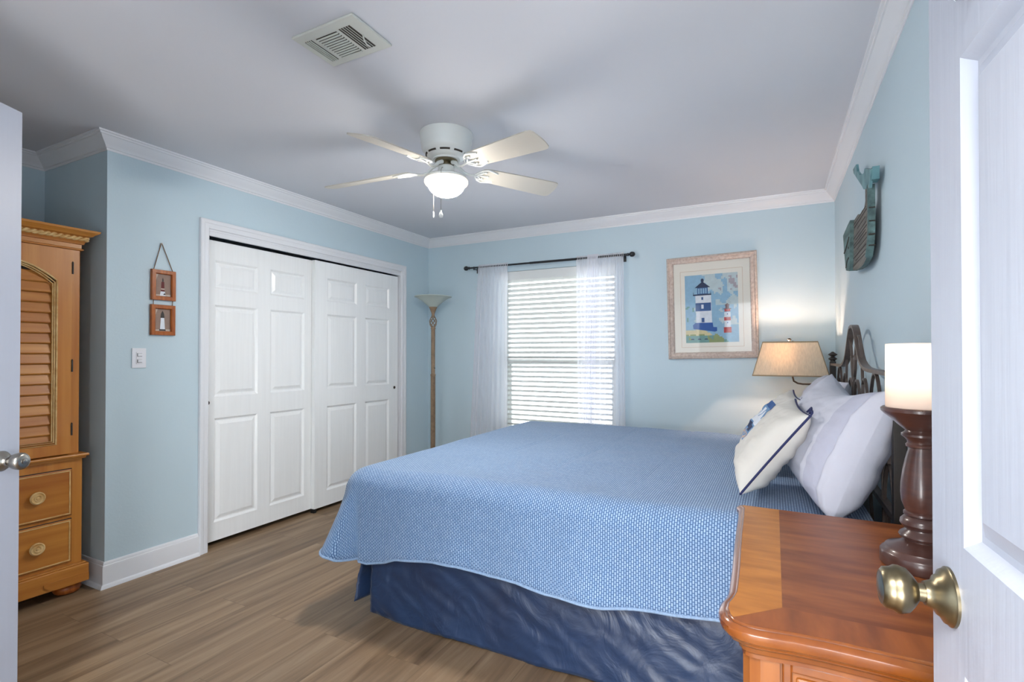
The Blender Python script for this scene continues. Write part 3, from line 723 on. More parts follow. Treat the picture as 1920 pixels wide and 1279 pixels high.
for i in range(NX):
    for j in range(NZ):
        a, b = (i + .5) / NX, (j + .5) / NZ
        n_ = noise.noise(Vector((a * 4, b * 4, 1.3))) + .6 * noise.noise(Vector((a * 11, b * 11, 5)))
        c = 'sky'
        if a > .42 and b > .55 and n_ > -.22: c = 'skypale'
        if n_ > .33 and b > .25: c = 'skypale'
        if a > .55 and .72 < b < .95 and n_ > .22: c = 'mauve'
        if a < .18 and b < .55 and n_ > .0: c = 'teal'
        hill = .20 - .55 * max(0, a - .35) + .02 * n_
        if b < hill: c = 'sand' if (b > hill - .08 or n_ > .1) else 'olive'
        if b < .10 and a < .55: c = 'teal' if n_ > -.3 else 'olive'
        if b < .12 and a >= .55 and b < hill + .06: c = 'olive' if a < .72 else 'teal'
        rc(i / NX, (i + 1) / NX, j / NZ, (j + 1) / NZ, c, 0)
# big blue lighthouse
pg([(.21, .29), (.51, .29), (.50, .70), (.20, .70)], 'pwhite', 1)
rc(.20, .495, .465, .585, 'blue', 2); rc(.31, .355, .50, .56, 'pwhite', 3); rc(.315, .35, .63, .67, 'blue', 3); rc(.31, .365, .30, .365, 'blue', 3)
rc(.155, .505, .695, .715, 'deep', 2); rc(.24, .44, .715, .81, 'blue', 2)
for q in range(4): rc(.255 + q * .045, .285 + q * .045, .722, .800, 'sky', 3)
pg([(.19, .81), (.49, .81), (.35, .895), (.33, .895)], 'deep', 3); pg([(.31, .90), (.34, .885), (.37, .90), (.365, .935), (.34, .945), (.315, .935)], 'deep', 4)
rc(.16, .168, .715, .745, 'deep', 3); rc(.49, .498, .715, .745, 'deep', 3)
pg([(.15, .205), (.56, .155), (.60, .165), (.60, .22), (.53, .225), (.52, .29), (.19, .295), (.14, .26)], 'royal', 2)
# small red lighthouse
rc(.74, .855, .135, .43, 'pwhite', 1); rc(.725, .865, .135, .215, 'red', 2); rc(.735, .855, .31, .36, 'red', 2); rc(.745, .85, .44, .475, 'red', 2)
rc(.725, .87, .475, .485, 'brown', 3); rc(.765, .83, .485, .53, 'brown', 3); pg([(.745, .53), (.85, .53), (.80, .56)], 'brown', 3); rc(.79, .805, .27, .29, 'blue', 3); rc(.79, .805, .395, .415, 'blue', 3)
for q in range(3): pg([(.09 + q * .13, .045), (.17 + q * .13, .045), (.15 + q * .13, .06), (.11 + q * .13, .06)], 'deep', 2)
link_mesh('art_print', bm, [M['p_' + n_] for n_ in names], pic)
bm = nb(); box(bm, -pw + .045, pw - .045, -.0145, -.0130, -ph_ + .045, ph_ - .045); link_mesh('picture_glass', bm, M['picglass'], pic)
PARENT_WORLD = True

# ------------------------------------------------------------------ torchiere floor lamp in the corner
TX, TY = -2.935, 4.06
fl = thing('floor_lamp', (TX, TY, 0), 'tall tan torchiere floor lamp with a glass bowl in the corner by the window', 'floor lamp')
bm = nb(); lathe(bm, [(0, 0), (.135, 0), (.138, .012), (.125, .022), (.08, .035), (.045, .05), (.03, .08), (.024, .11), (0, .11)], TX, TY, 40); link_mesh('base', bm, M['pole'], fl, smooth=True, sharp=40)
bm = nb(); lathe(bm, [(.023, .10), (.023, 1.04), (.025, 1.045), (.025, 1.06), (.0195, 1.065), (.0195, 1.49), (.024, 1.50), (.020, 1.515), (0, 1.515)], TX, TY, 24); link_mesh('pole', bm, M['pole'], fl, smooth=True, sharp=40)
bm = nb(); tube(bm, [(TX + .02, TY - .01, 1.12), (TX + .040, TY - .022, 1.12)], .0035, 8); link_mesh('switch', bm, M['darkiron'], fl)
bm = nb()
for k in range(6):
    pts = []
    for s in range(13):
        v = s / 12; a = 2 * PI * k / 6 + v * PI * .9; r = .006 + .028 * math.sin(v * PI) ** .7 if 0 < v < 1 else .010
        pts.append((TX + r * math.cos(a), TY + r * math.sin(a), 1.508 + .115 * v))
    tube(bm, pts, .0042, 8)
link_mesh('twisted_cage', bm, M['pole'], fl, smooth=True)
bm = nb(); lathe(bm, [(0, 1.615), (.013, 1.615), (.016, 1.628), (.014, 1.64), (.020, 1.66), (.034, 1.695), (.042, 1.706), (.036, 1.710), (0, 1.705)], TX, TY, 32); link_mesh('cup', bm, M['pole'], fl, smooth=True, sharp=60)
bm = nb(); lathe(bm, [(.034, 1.706), (.052, 1.722), (.078, 1.746), (.108, 1.770), (.138, 1.790), (.160, 1.800), (.178, 1.806), (.179, 1.812), (.160, 1.807), (.136, 1.797), (.106, 1.777), (.076, 1.753), (.050, 1.729), (.0, 1.712)], TX, TY, 48)
link_mesh('glass_bowl', bm, M['bowl'], fl, smooth=True)

# ------------------------------------------------------------------ armoire
AF = -3.27
arm = thing('armoire', (-3.56, .81, 0), 'honey pine armoire with louvred doors and rope cornice in the alcove', 'armoire')
AY0, AY1 = .235, 1.385
bm = nb(); box(bm, -3.86, AF, AY0, AY1, .150, .705, bev=.003); link_mesh('lower_case', bm, M['pine'], arm)
bm = nb(); box(bm, -3.86, AF - .01, AY0 + .012, AY1 - .012, .73, 1.84, bev=.003); link_mesh('upper_case', bm, M['pine'], arm)
bm = nb(); box(bm, -3.87, AF + .030, AY0 - .022, AY1 + .022, .056, .150, bev=.006)
box(bm, -3.868, AF + .022, AY0 - .012, AY1 + .012, .150, .158, bev=.003)
link_mesh('plinth', bm, M['pine_h'], arm)
bm = nb(); prism(bm, [(AY1 + .018, .060), (AY1 - .13, .060), (AY1 - .17, .085), (AY1 - .17, .10), (AY1 + .018, .10)], 'x', AF + .026, AF + .036); link_mesh('plinth_bracket', bm, M['pine_h'], arm); bm = nb()
prism(bm, [(AY0 - .018, .060), (AY0 + .13, .060), (AY0 + .17, .085), (AY0 + .17, .10), (AY0 - .018, .10)], 'x', AF + .026, AF + .036); link_mesh('plinth_bracket', bm, M['pine_h'], arm)
bm = nb(); box(bm, -3.875, AF + .035, AY0 - .018, AY1 + .018, .716, .730, bev=.005); box(bm, -3.87, AF + .020, AY0 - .010, AY1 + .010, .703, .718, bev=.004); link_mesh('waist_moulding', bm, M['pine_h'], arm)
for yy in (AY0 + .05, AY1 - .045):
    for xx in (AF - .045, -3.80):
        bm = nb(); lathe(bm, [(0, 0), (.030, 0), (.052, .008), (.060, .024), (.058, .040), (.045, .052), (.038, .057), (0, .057)], xx, yy, 28); o = link_mesh('bun_foot', bm, M['frameorange'], arm, smooth=True, sharp=60)
        o['label'] = 'reddish brown bun foot'
# cornice
U0, U1 = AY0 + .012, AY1 - .012
bm = nb(); path = [(-3.86, U1), (AF - .01, U1), (AF - .01, U0), (-3.86, U0)]
path = path[::-1]   # travel so that outside is on the left
pr = [(0, 1.800), (.010, 1.802), (.012, 1.808), (.004, 1.812), (.004, 1.832), (.012, 1.834), (.014, 1.842), (.020, 1.850), (.024, 1.872), (.040, 1.878), (.044, 1.884), (.056, 1.892), (.062, 1.896), (.066, 1.906), (0, 1.906)]
# left-hand normal of reversed path points inward, so use mirrored offsets
sweep(bm, [(-d_, z) for d_, z in pr], path[::-1]) if False else sweep(bm, [(d_, z) for d_, z in pr], [(-3.86, U0), (AF - .01, U0), (AF - .01, U1), (-3.86, U1)][::-1])
box(bm, -3.86, AF - .012, U0 + .002, U1 - .002, 1.84, 1.900)
link_mesh('cornice', bm, M['pine_h'], arm, smooth=True, sharp=25)
bm = nb(); rp = .0105; L0, L1 = U0 - .022, U1 + .024; nseg = int((L1 - L0) / .0046)
for strand in range(2):
    pts = []
    for s in range(nseg + 1):
        y = L0 + (L1 - L0) * s / nseg; a = y / .054 * 2 * PI + strand * PI
        pts.append((AF + .0135 + .0048 * math.cos(a), y, 1.861 + .0062 * math.sin(a)))
    tube(bm, pts, .0068, 8)
    pts = []
    for s in range(12):
        x = AF + .014 - s * .05; a = x / .054 * 2 * PI + strand * PI; pts.append((x, U1 + .0235 + .0048 * math.cos(a), 1.861 + .0062 * math.sin(a)))
    tube(bm, pts, .0068, 8)
link_mesh('rope_moulding', bm, M['pinelight'], arm, smooth=True)
# drawers (two, full width, two knobs each)
def drawer(z0, z1):
    bm = nb(); y0, y1 = AY0 + .050, AY1 - .050
    box(bm, AF + .0004, AF + .0015, y0 - .004, y1 + .004, z0 - .004, z1 + .004, mi=1)
    box(bm, AF, AF + .012, y0, y1, z0, z1, bev=.003)
    dr = link_mesh('drawer', bm, [M['pine_h'], M['slot']], arm)
    bm = nb(); rect_frame(bm, 'x', y0 + .006, y1 - .006, z0 + .006, z1 - .006, .005, AF + .0118, AF + .0145); link_mesh('bead', bm, M['pinelight'], dr)
    for yk in (1.189, AY0 + AY1 - 1.189):
        bm = nb(); lathe(bm, [(0, 0), (.012, 0), (.012, .010), (.024, .014), (.031, .018), (.031, .023), (.026, .027), (.022, .024), (.017, .024), (.014, .028), (.008, .025), (.006, .029), (0, .030)], 0, 0, 32)
        xf(bm, Matrix.Translation((AF + .012, yk, (z0 + z1) / 2 + .004)) @ Matrix.Rotation(R_(90), 4, 'Y')); o = link_mesh('drawer_knob', bm, M['pinelight'], dr, smooth=True, sharp=30); o['label'] = 'pale ringed wooden knob'
drawer(.417, .654); drawer(.176, .395)
# arched louvre doors
def arch_z(y, yc, half, zs, rise): return zs + rise * (1 - ((y - yc) / half) ** 2)
def ldoor(y0, y1, hinge):
    z0, z1 = .737, 1.795; x0, x1 = AF - .008, AF + .014; yc = (y0 + y1) / 2; half = (y1 - y0) / 2 - .062; zs, rise = 1.628, .085
    bm = nb(); N = 20
    ys = [yc - half + 2 * half * k / N for k in range(N + 1)]; op = [(y, arch_z(y, yc, half, zs, rise)) for y in ys]
    zb = z0 + .055
    # frame: left/right stiles, bottom rail, arched head
    box(bm, x0, x1, y0, yc - half, z0, z1); box(bm, x0, x1, yc + half, y1, z0, z1); box(bm, x0, x1, yc - half, yc + half, z0, zb)
    for (ya, za), (yb, zb2) in zip(op[:-1], op[1:]):
        prism(bm, [(ya, za), (yb, zb2), (yb, z1), (ya, z1)], 'x', x0, x1)
    box(bm, x0 - .001, x0 + .002, yc - half, yc + half, zb, 1.72, mi=1)
    dn = link_mesh('louvred_door', bm, [M['pine'], M['slot']], arm)
    # moulding round the opening
    path = [(x1, yc - half, zb)] + [(x1, y, z) for y, z in op] + [(x1, yc + half, zb)]
    bm = nb()
    for rr, off, dx in ((.0045, .0, .000), (.0035, .010, .001), (.003, .018, .0)):
        pp = []
        for (x, y, z) in path:
            sgn = (y - yc) / half
            pp.append((x + dx, yc + (y - yc) * (1 - off / half) if True else y, (z + off if z == zb else z - off)))
        tube(bm, pp, rr, 6, closed=True)
    link_mesh('arch_moulding', bm, M['pinelight'], dn, smooth=True)
    bm = nb(); n = 18; pit = (1.72 - zb) / n
    for k in range(n):
        zc = zb + pit * (k + .5); yh = half
        if zc + .02 > zs:
            v = (zc + .012 - zs) / rise
            if v >= 1: continue
            yh = half * math.sqrt(max(0, 1 - max(0, v)))
        if yh < .03: continue
        prism(bm, [(x0 + .001, zc + pit * .50), (x0 + .005, zc + pit * .52), (x1 - .004, zc - pit * .42), (x1 - .006, zc - pit * .52), (x1 - .010, zc - pit * .50)], 'y', yc - yh, yc + yh)
    link_mesh('louvres', bm, M['pine_h'], dn)
    for z in (.86, 1.19, 1.70):
        bm = nb(); tube(bm, [(x1 + .001, hinge, z - .03), (x1 + .001, hinge, z + .03)], .0042, 8); lathe(bm, [(0, z + .03), (.0045, z + .03), (0, z + .038)], x1 + .001, hinge, 8); link_mesh('hinge', bm, M['darkiron'], dn)
ldoor(.812, 1.328, 1.331); ldoor(.292, .808, .289)

# ------------------------------------------------------------------ bed
HX = .338; HY0, HY1, HC = 1.925, 3.895, 2.915
bed = thing('bed', (-.72, HC, 0), 'king bed with an arched bronze scrollwork metal headboard', 'bed')
bm = nb(); box(bm, -1.74, .27, 1.935, 3.895, .13, .36, bev=.02); link_mesh('box_spring', bm, M['boxspring'], bed)
bm = nb(); box(bm, -1.80, .28, 1.945, 3.885, .365, .655, bev=.07); link_mesh('mattress', bm, M['cream'], bed, smooth=True)
bm = nb()
for y in (1.99, HC, 3.83): box(bm, -1.72, .30, y - .015, y + .015, .095, .128)
for x in (-1.68, -.7, .2): box(bm, x - .015, x + .015, 1.98, 3.85, .10, .125)
link_mesh('bed_frame', bm, M['darkiron'], bed)
for (x, y) in ((-1.43, 1.945), (.15, 2.0), (-1.43, 3.85), (.15, 3.82), (-.6, HC)):
    bm = nb(); tube(bm, [(x, y, .10), (x, y, .03)], .012, 10); lathe(bm, [(0, 0), (.034, 0), (.036, .008), (.030, .022), (.016, .03), (0, .03)], x, y, 20); link_mesh('bed_leg', bm, M['darkiron'], bed)
# headboard
hb = nb()
bell = [(0, 1.385), (.05, 1.380), (.09, 1.362), (.12, 1.338), (.155, 1.305), (.185, 1.277), (.225, 1.244), (.27, 1.219), (.33, 1.203), (.40, 1.192), (.50, 1.188), (.985, 1.186)]
path = [(HX, HC - y, z) for y, z in bell[::-1]] + [(HX, HC + y, z) for y, z in bell[1:]]
tube(hb, path, .01, flat=(.014, .007, (1, 0, 0)))
tube(hb, [(HX, HY0, .74), (HX, HY1, .74)], .01, flat=(.012, .01, (1, 0, 0)))
tube(hb, [(HX, HY0, .34), (HX, HY1, .34)], .01, flat=(.012, .01, (1, 0, 0)))
hbo = link_mesh('headboard_rail', hb, M['iron'], bed, smooth=True, sharp=40)
def bar(pts, a=.0055, b=.004):
    bm = nb(); tube(bm, [(HX, y, z) for y, z in pts], .008, flat=(a, b, (1, 0, 0))); return link_mesh('scroll_bar', bm, M['iron'], hbo, smooth=True, sharp=40)
def arch(y0, y1, zp, zb=.75):
    yc, hw = (y0 + y1) / 2, (y1 - y0) / 2; hh = hw * 2.4
    pts = [(y0, zb)]
    for k in range(17):
        a = PI - PI * k / 16; pts.append((yc + hw * math.cos(a), zp - hh + hh * math.sin(a)))
    pts.append((y1, zb)); bar(pts)
for s in (-1, 1):
    A = lambda a, b, z, zb=.75: arch(*(sorted((HC + s * a, HC + s * b))), z, zb)
    A(.43, .73, 1.180); A(.215, .43, 1.148); A(.0, .215, 1.132)
    A(.02, .285, 1.335, .98)
    # lyre scroll in the middle
    bar([(HC + s * .004, 1.120), (HC + s * .035, 1.150), (HC + s * .062, 1.190), (HC + s * .072, 1.225), (HC + s * .062, 1.248), (HC + s * .045, 1.240)])
    # lower brackets
    A(.74, .92, .885, .75)
    bar([(HC + s * .83, .885), (HC + s * .835, .94), (HC + s * .815, .965), (HC + s * .79, .955), (HC + s * .785, .925)])
    bar([(HC + s * .44, .75), (HC + s * .50, .60), (HC + s * .44, .35)]); bar([(HC + s * .83, .75), (HC + s * .78, .60), (HC + s * .83, .35)])
for y in (HY0, HY1):
    bm = nb(); box(bm, HX - .017, HX + .017, y - .017, y + .017, .0, 1.205, bev=.002); p = link_mesh('headboard_post', bm, M['darkiron'], bed)
    bm = nb(); lathe(bm, [(0, 1.204), (.014, 1.204), (.014, 1.212), (.024, 1.220), (.024, 1.226), (.011, 1.234), (.011, 1.238), (.026, 1.248), (.026, 1.252), (.012, 1.262), (.006, 1.268), (0, 1.269)], HX, y, 20); link_mesh('post_finial', bm, M['darkiron'], p, smooth=True, sharp=35)

# coverlet
hem = [(-1.939, .316), (-1.901, .285), (-1.792, .261), (-1.744, .256), (-1.647, .277), (-1.567, .311), (-1.356, .338), (-1.226, .345), (-1.083, .325), (-.947, .329), (-.828, .309), (-.592, .313), (-.467, .329), (-.387, .338), (-.238, .346), (-.16, .353), (.4, .353)]
def hemz(x):
    if x <= hem[0][0]: return hem[0][1]
    for (a, za), (b, zb) in zip(hem[:-1], hem[1:]):
        if x <= b: return za + (zb - za) * (x - a) / (b - a)
    return hem[-1][1]
ZT, XF, YN, YF = .700, -1.79, 1.965, 3.875
def cov_point(X, Y):
    """unrolled cloth coordinate -> surface point"""
    ax = max(0., XF - X); sgn = -1 if Y < YN else 1
    ay = max(0., YN - Y) if Y < YN else max(0., Y - YF)
    if ax > 0 and ay > 0:
        r = max(ax, ay); phi = (PI / 4) * (ay / ax) if ax >= ay else PI / 2 - (PI / 4) * (ax / ay)
    else: r = max(ax, ay); phi = 0 if ax > 0 else PI / 2
    bx, by = max(X, XF), min(max(Y, YN), YF)
    top = .012 * noise.noise(Vector((X * 1.3, Y * 1.3, 0))) + .004 * noise.noise(Vector((X * 5, Y * 5, 3)))
    for q, xc in enumerate((-1.30, -.92, -.52, -.20)):      # soft fold creases along the bed width
        dd = (X - xc - .03 * math.sin(Y * 2 + q)) / .012
        if abs(dd) < 4 and Y > 2.1: top -= .006 * math.exp(-dd * dd) * min(1, (Y - 2.1) * 2)
    if r <= 0: return Vector((bx, by, ZT + top)), (X, Y)
    # hem length here
    near = sgn < 0
    Lh = (ZT - (hemz(bx - .02 if phi > 1.2 else XF - .15 + .1 * math.sin(phi)) if near or ax > 0 else .33))
    rho = .14 * math.cos(phi) ** 2 + .10 * math.sin(phi) ** 2
    full = .43                    # every column is laid out to r=.43 and stretched to its hem
    r2 = r / full * (Lh + rho * (PI / 2 - 1))
    fl = math.sin(2 * phi) ** 1.5
    lean = .10 * (1 if phi < 1.2 else .05 / .10 * 1) + .34 * fl
    q = rho * PI / 2
    if r2 < q: out, dr = rho * math.sin(r2 / rho), rho * (1 - math.cos(r2 / rho))
    else: out, dr = rho + (r2 - q) * math.sin(lean), rho + (r2 - q) * math.cos(lean)
    s = (r / full) ** 2
    fold = .010 * math.sin(bx * 9 + 1.0) + .007 * math.sin(bx * 21 + 2) if ay > 0 and ax <= 0 else .014 * math.sin(by * 9 + phi * 3) if ay <= 0 else .020 * math.sin(phi * 7)
    out += s * fold + .006 * noise.noise(Vector((X * 4, Y * 4, 7)))
    dx, dy = -math.cos(phi), sgn * math.sin(phi)
    if ax <= 0: dx, dy = 0, sgn
    uv = (bx + dx * r2, by + dy * r2)
    return Vector((bx + dx * out, by + dy * out, ZT + top * (1 - s) - dr)), uv
st = .0215; OV = .43
nx0 = round(OV / st); nX = nx0 + int((.29 - XF) / st) + 1; nn = round(OV / st); nY = nn * 2 + int(round((YF - YN) / st))
bm = nb(); uvl = bm.loops.layers.uv.new('UVMap'); G = []; UV = {}
for i in range(nX + 1):
    X = XF - OV + i * (OV / nx0) if i <= nx0 else XF + (i - nx0) * (.29 - XF) / (nX - nx0); row = []
    for j in range(nY + 1):
        if j <= nn: Y = YN - OV + j * OV / nn
        elif j >= nY - nn: Y = YF + (j - (nY - nn)) * OV / nn
        else: Y = YN + (j - nn) * (YF - YN) / (nY - 2 * nn)
        p, uv = cov_point(X, Y); v = bm.verts.new(p); UV[v] = uv; row.append(v)
    G.append(row)
for i in range(nX):
    for j in range(nY):
        f_ = bm.faces.new((G[i][j], G[i + 1][j], G[i + 1][j + 1], G[i][j + 1]))
        for lp in f_.loops: lp[uvl].uv = UV[lp.vert]
edge = [G[i][0].co.copy() for i in range(nX, -1, -1)] + [G[0][j].co.copy() for j in range(1, nY + 1)] + [G[i][nY].co.copy() for i in range(1, nX + 1)]
cov = tag(link_mesh('coverlet', bm, M['coverlet'], smooth=True, sharp=180), 'light blue woven coverlet spread over the bed', 'coverlet')
md = cov.modifiers.new('thickness', 'SOLIDIFY'); md.thickness = .006; md.offset = -1
M['hem'] = mat('coverlet_hem', (150, 176, 208), .85, noise_amt=.25, nscale=120)
bm = nb(); tube(bm, edge, .0058, 8); o = link_mesh('hem_piping', bm, M['hem'], cov, smooth=True); o['label'] = 'rolled pale blue hem'

# bed skirt
def skirt_mesh(p0, p1, z0, z1, nrm, seed, flare=.03, corner=None):
    bm = nb(); NU, NV = 150, 26; g = []
    for j in range(NV + 1):
        v = j / NV; row = []
        for i in range(NU + 1):
            u = i / NU; P = Vector(p0).lerp(Vector(p1), u); zz = z1 + (z0 - z1) * v
            d = flare * v + .022 * v * noise.noise(Vector((u * 9 + seed, v * 1.5, 0))) + .016 * (v * (1.15 - v) + .1) * noise.noise(Vector((u * 24 - v * 8, v * 3, seed))) + .004 * noise.noise(Vector((u * 60 - v * 14, v * 14, seed + 3)))
            zz += .006 * math.sin(u * 23 + seed) * v
            q = Vector((P.x, P.y, zz)) + Vector(nrm) * d
            if corner: q += Vector(corner(u, v))
            row.append(bm.verts.new(q))
        g.append(row)
    for j in range(NV):
        for i in range(NU): bm.faces.new((g[j][i], g[j][i + 1], g[j + 1][i + 1], g[j + 1][i]))
    return bm
bm = skirt_mesh((-1.740, 1.918, 0), (.28, 1.925, 0), .008, .362, (0, -1, 0), 2.0, .024, corner=lambda u, v: (0, -.022 * v * math.sin(u * PI) - (.02 * math.exp(-((u - .88) / .012) ** 2)) * -v, -.004))
sk = tag(link_mesh('bed_skirt', bm, M['skirt'], smooth=True, sharp=180), 'shiny navy blue bed skirt hanging under the coverlet', 'bed skirt')
bm = skirt_mesh((-1.762, 1.900, 0), (-1.762, 3.90, 0), .075, .362, (-1, 0, 0), 5.0, .012, corner=lambda u, v: (-.03 * math.exp(-u * 40) * v, -.055 * math.exp(-u * 45) * v, 0))
o = link_mesh('skirt_end_flap', bm, M['skirt'], sk, smooth=True, sharp=180)
for q in (sk, o): m_ = q.modifiers.new('thickness', 'SOLIDIFY'); m_.thickness = .002; m_.offset = 0

# ------------------------------------------------------------------ pillows
def pillow_pt(u, v, s, w, h, t, seed, sag=0., flange=0.):
    """u,v in -1..1, s = +1 front / -1 back -> local (x along width, y along height, z normal)"""
    fx = 1 - flange / (w / 2) if flange else 1.; au, av = min(1, abs(u) / fx), abs(v)
    prof = max(0, (1 - au ** 3.4)) ** .5 * max(0, (1 - av ** 3.0)) ** .5
    x = u * w / 2 * (1 - .055 * (1 - v * v)) ; y = v * h / 2 * (1 - .07 * (1 - u * u))
    y -= sag * (1 - u * u) * (v > 0) * v
    wr = .010 * noise.noise(Vector((u * 2.4 + seed, v * 2.4, s * 3))) + .0055 * noise.noise(Vector((u * 5 + v * 2, v * 8 + seed, s)))
    wr += .004 * math.sin((u * 1.2 + v * 5 + seed) * 3) * (1 - prof) * prof * 4
    z = s * (t / 2 * prof * (1 - .12 * v) + wr * prof + .002)
    if flange and abs(u) > fx: z = s * .003 + .006 * math.sin(v * 9 + seed)
    if flange and abs(abs(u) - fx * .93) < .035: z *= .93
    return Vector((x, y, z))
def make_pillow(name, label, cen, hdir, wdir, w, h, t, m, seed, cat, sag=0., flange=0., group=None, smoothN=46):
    hd = Vector(hdir).normalized(); wd = Vector(wdir).normalized(); wd = (wd - hd * wd.dot(hd)).normalized(); nd = wd.cross(hd)   # normal
    if nd.x > 0: nd = -nd
    B = Matrix((wd, hd, nd)).transposed().to_4x4(); B.translation = Vector(cen)
    bm = nb(); N = smoothN
    for s in (1, -1):
        g = [[bm.verts.new(B @ pillow_pt(-1 + 2 * i / N, -1 + 2 * j / N, s, w, h, t, seed, sag, flange)) for i in range(N + 1)] for j in range(N + 1)]
        for j in range(N):
            for i in range(N): bm.faces.new((g[j][i], g[j][i + 1], g[j + 1][i + 1], g[j + 1][i]))
    ed = [pillow_pt(-1 + 2 * i / N, -1, 1, w, h, t, seed, sag, flange) for i in range(N)] + [pillow_pt(1, -1 + 2 * i / N, 1, w, h, t, seed, sag, flange) for i in range(N)] + \
         [pillow_pt(1 - 2 * i / N, 1, 1, w, h, t, seed, sag, flange) for i in range(N)] + [pillow_pt(-1, 1 - 2 * i / N, 1, w, h, t, seed, sag, flange) for i in range(N)]
    ed = [B @ Vector((p.x, p.y, 0 if not flange else 0)) for p in ed]
    A = [bm.verts.new(p) for p in []]
    # close the 4 mm rim
    bmesh.ops.remove_doubles(bm, verts=bm.verts, dist=.0001)
    be = [e for e in bm.edges if len(e.link_faces) == 1]
    try: bmesh.ops.bridge_loops(bm, edges=be)
    except Exception: pass
    o = tag(link_mesh(name, bm, m, smooth=True, sharp=180), label, cat, group)
    return o, B, ed
pw1, PB, _e = make_pillow('pillow', 'white bed pillow at the nightstand side, leaning on the headboard', (.196, 2.30, .945), (.15, 0.01, .37), (-.12, .99, 0), .84, .45, .24, M['white'], 1.0, 'pillow', sag=.05, flange=0, smoothN=60)
make_pillow('pillow', 'white bed pillow at the window side, leaning on the headboard', (.205, 3.30, .925), (.19, 0, .37), (-.02, 1, 0), .86, .44, .19, M['white'], 4.0, 'pillow', sag=.0, smoothN=60)
M['band'] = mat('pillowcase_band', (178, 180, 196), .85, bump=.2, bscale=30)
for (ua, ub) in ((-.90, -.70),):
    bm = nb()
    for s_ in (1, -1):
        g = [[bm.verts.new(PB @ (pillow_pt(ua + (ub - ua) * i / 8, -.985 + 1.97 * j / 48, s_, .84, .45, .24, 1.0, .05, 0) + Vector((0, 0, .0014 * s_)))) for i in range(9)] for j in range(49)]
        for j in range(48):
            for i in range(8): bm.faces.new((g[j][i], g[j][i + 1], g[j + 1][i + 1], g[j + 1][i]))
    bo_ = link_mesh('pillowcase_band', bm, M['band'], pw1, smooth=True, sharp=180); bo_['label'] = 'slightly greyer sewn band'
def deco(label, cen, hd, wd, seed, w=.43, h=.42, t=.15, tails=True):
    o, B, ed = make_pillow('throw_pillow', label, cen, hd, wd, w, h, t, M['cream'], seed, 'throw pillow')
    bm = nb(); tube(bm, ed, .0042, 8, closed=True)
    if tails:
        c = B @ Vector((-w / 2, h / 2, 0)); up = (B.to_3x3() @ Vector((0, 1, 0))); ac = (B.to_3x3() @ Vector((1, 0, 0)))
        tube(bm, [c, c + up * .012 + ac * .01, c + up * .016 + ac * .028, c + up * .004 + ac * .040, c + up * .018 + ac * .055, c + up * .022 + ac * .075, c + ac * .082], .0036, 8)
    pp = link_mesh('piping', bm, M['navy'], o, smooth=True); pp['label'] = 'navy blue edge piping'
    return o, B
make_d = deco('cream throw pillow with navy piping, nearer one, leaning on the white pillow', (-.016, 2.246, .902), (.225, 0, .30), (-.12, .99, 0), 9.0, w=.41, h=.370, t=.14)
w_, h_, t_, sd = .43, .40, .15, 13.0
o2, B2 = deco('cream throw pillow with a printed sailing ship, partly hidden by the other', (-.015, 2.80, .893), (.225, 0, .31), (-.10, 1, .0), sd, w=.43, h=.40)
bm = nb(); N = 44
def ship(u, v):
    """u -1 near .. 1 far, v -1 bottom .. 1 top ; returns colour index or None"""
    if abs(u) > .60 or v < -.62 or v > .58: return None
    if v > .40: return 0
    if v < -.40: return 3 if (u * 7 + v * 5) % 1 < .5 else 1
    for cx, wd_, b, t__ in ((-.34, .20, -.15, .34), (.02, .24, -.15, .38), (.36, .18, -.15, .25)):
        if b < v < t__ and abs(u - cx) < wd_ * (1 - (v - b) / (t__ - b) * .6): return 2
    if -.36 < v < -.18 and abs(u) < .50 + v * .3: return 4
    return 1
cols = ['p_blue', 'p_skyblue', 'p_pwhite', 'p_tan', 'p_deep']
for i in range(N):
    for j in range(N):
        q = [(-1 + 2 * a / N, -1 + 2 * b / N) for a, b in ((i, j), (i + 1, j), (i + 1, j + 1), (i, j + 1))]
        cc = ship(sum(a for a, _ in q) / 4, sum(b for _, b in q) / 4)
        if cc is None: continue
        f_ = bm.faces.new([bm.verts.new(B2 @ (pillow_pt(a, b, 1, w_, h_, t_, sd) + Vector((0, 0, .0012)))) for a, b in q]); f_.material_index = cc
pr_ = link_mesh('ship_print', bm, [M[c_] for c_ in cols], o2, smooth=True); pr_['label'] = 'printed picture of a sailing ship in blue and tan'

# ------------------------------------------------------------------ nightstand
ns = thing('nightstand', (.15, 1.43, 0), 'glossy cherry wood nightstand with a shaped veneered top beside the bed', 'nightstand')
NT = .760
outl = [(.383, 1.845), (.042, 1.845), (-.050, 1.848), (-.085, 1.850), (-.104, 1.846), (-.112, 1.834), (-.110, 1.815), (-.103, 1.795), (-.1005, 1.70), (-.098, 1.55), (-.0945, 1.435), (-.090, 1.30), (-.088, 1.20), (-.088, 1.16), (-.092, 1.132), (-.0985, 1.105), (-.099, 1.075), (-.092, 1.045),
        (-.077, 1.022), (-.055, 1.011), (-.030, 1.009), (0, 1.012), (.030, 1.016), (.075, 1.019), (.140, 1.018), (.220, 1.015), (.300, 1.012), (.383, 1.012)]
def inset(P, d):
    n = len(P); out = []
    for i in range(n):
        a, b, c = Vector(P[i - 1]), Vector(P[i]), Vector(P[(i + 1) % n]); d1 = (b - a).normalized(); d2 = (c - b).normalized()
        n1 = Vector((-d1.y, d1.x)); n2 = Vector((-d2.y, d2.x)); bb_ = (n1 + n2).normalized(); k = 1 / max(.5, bb_.dot(n1)); out.append((b.x + bb_.x * d * k, b.y + bb_.y * d * k))
    return out
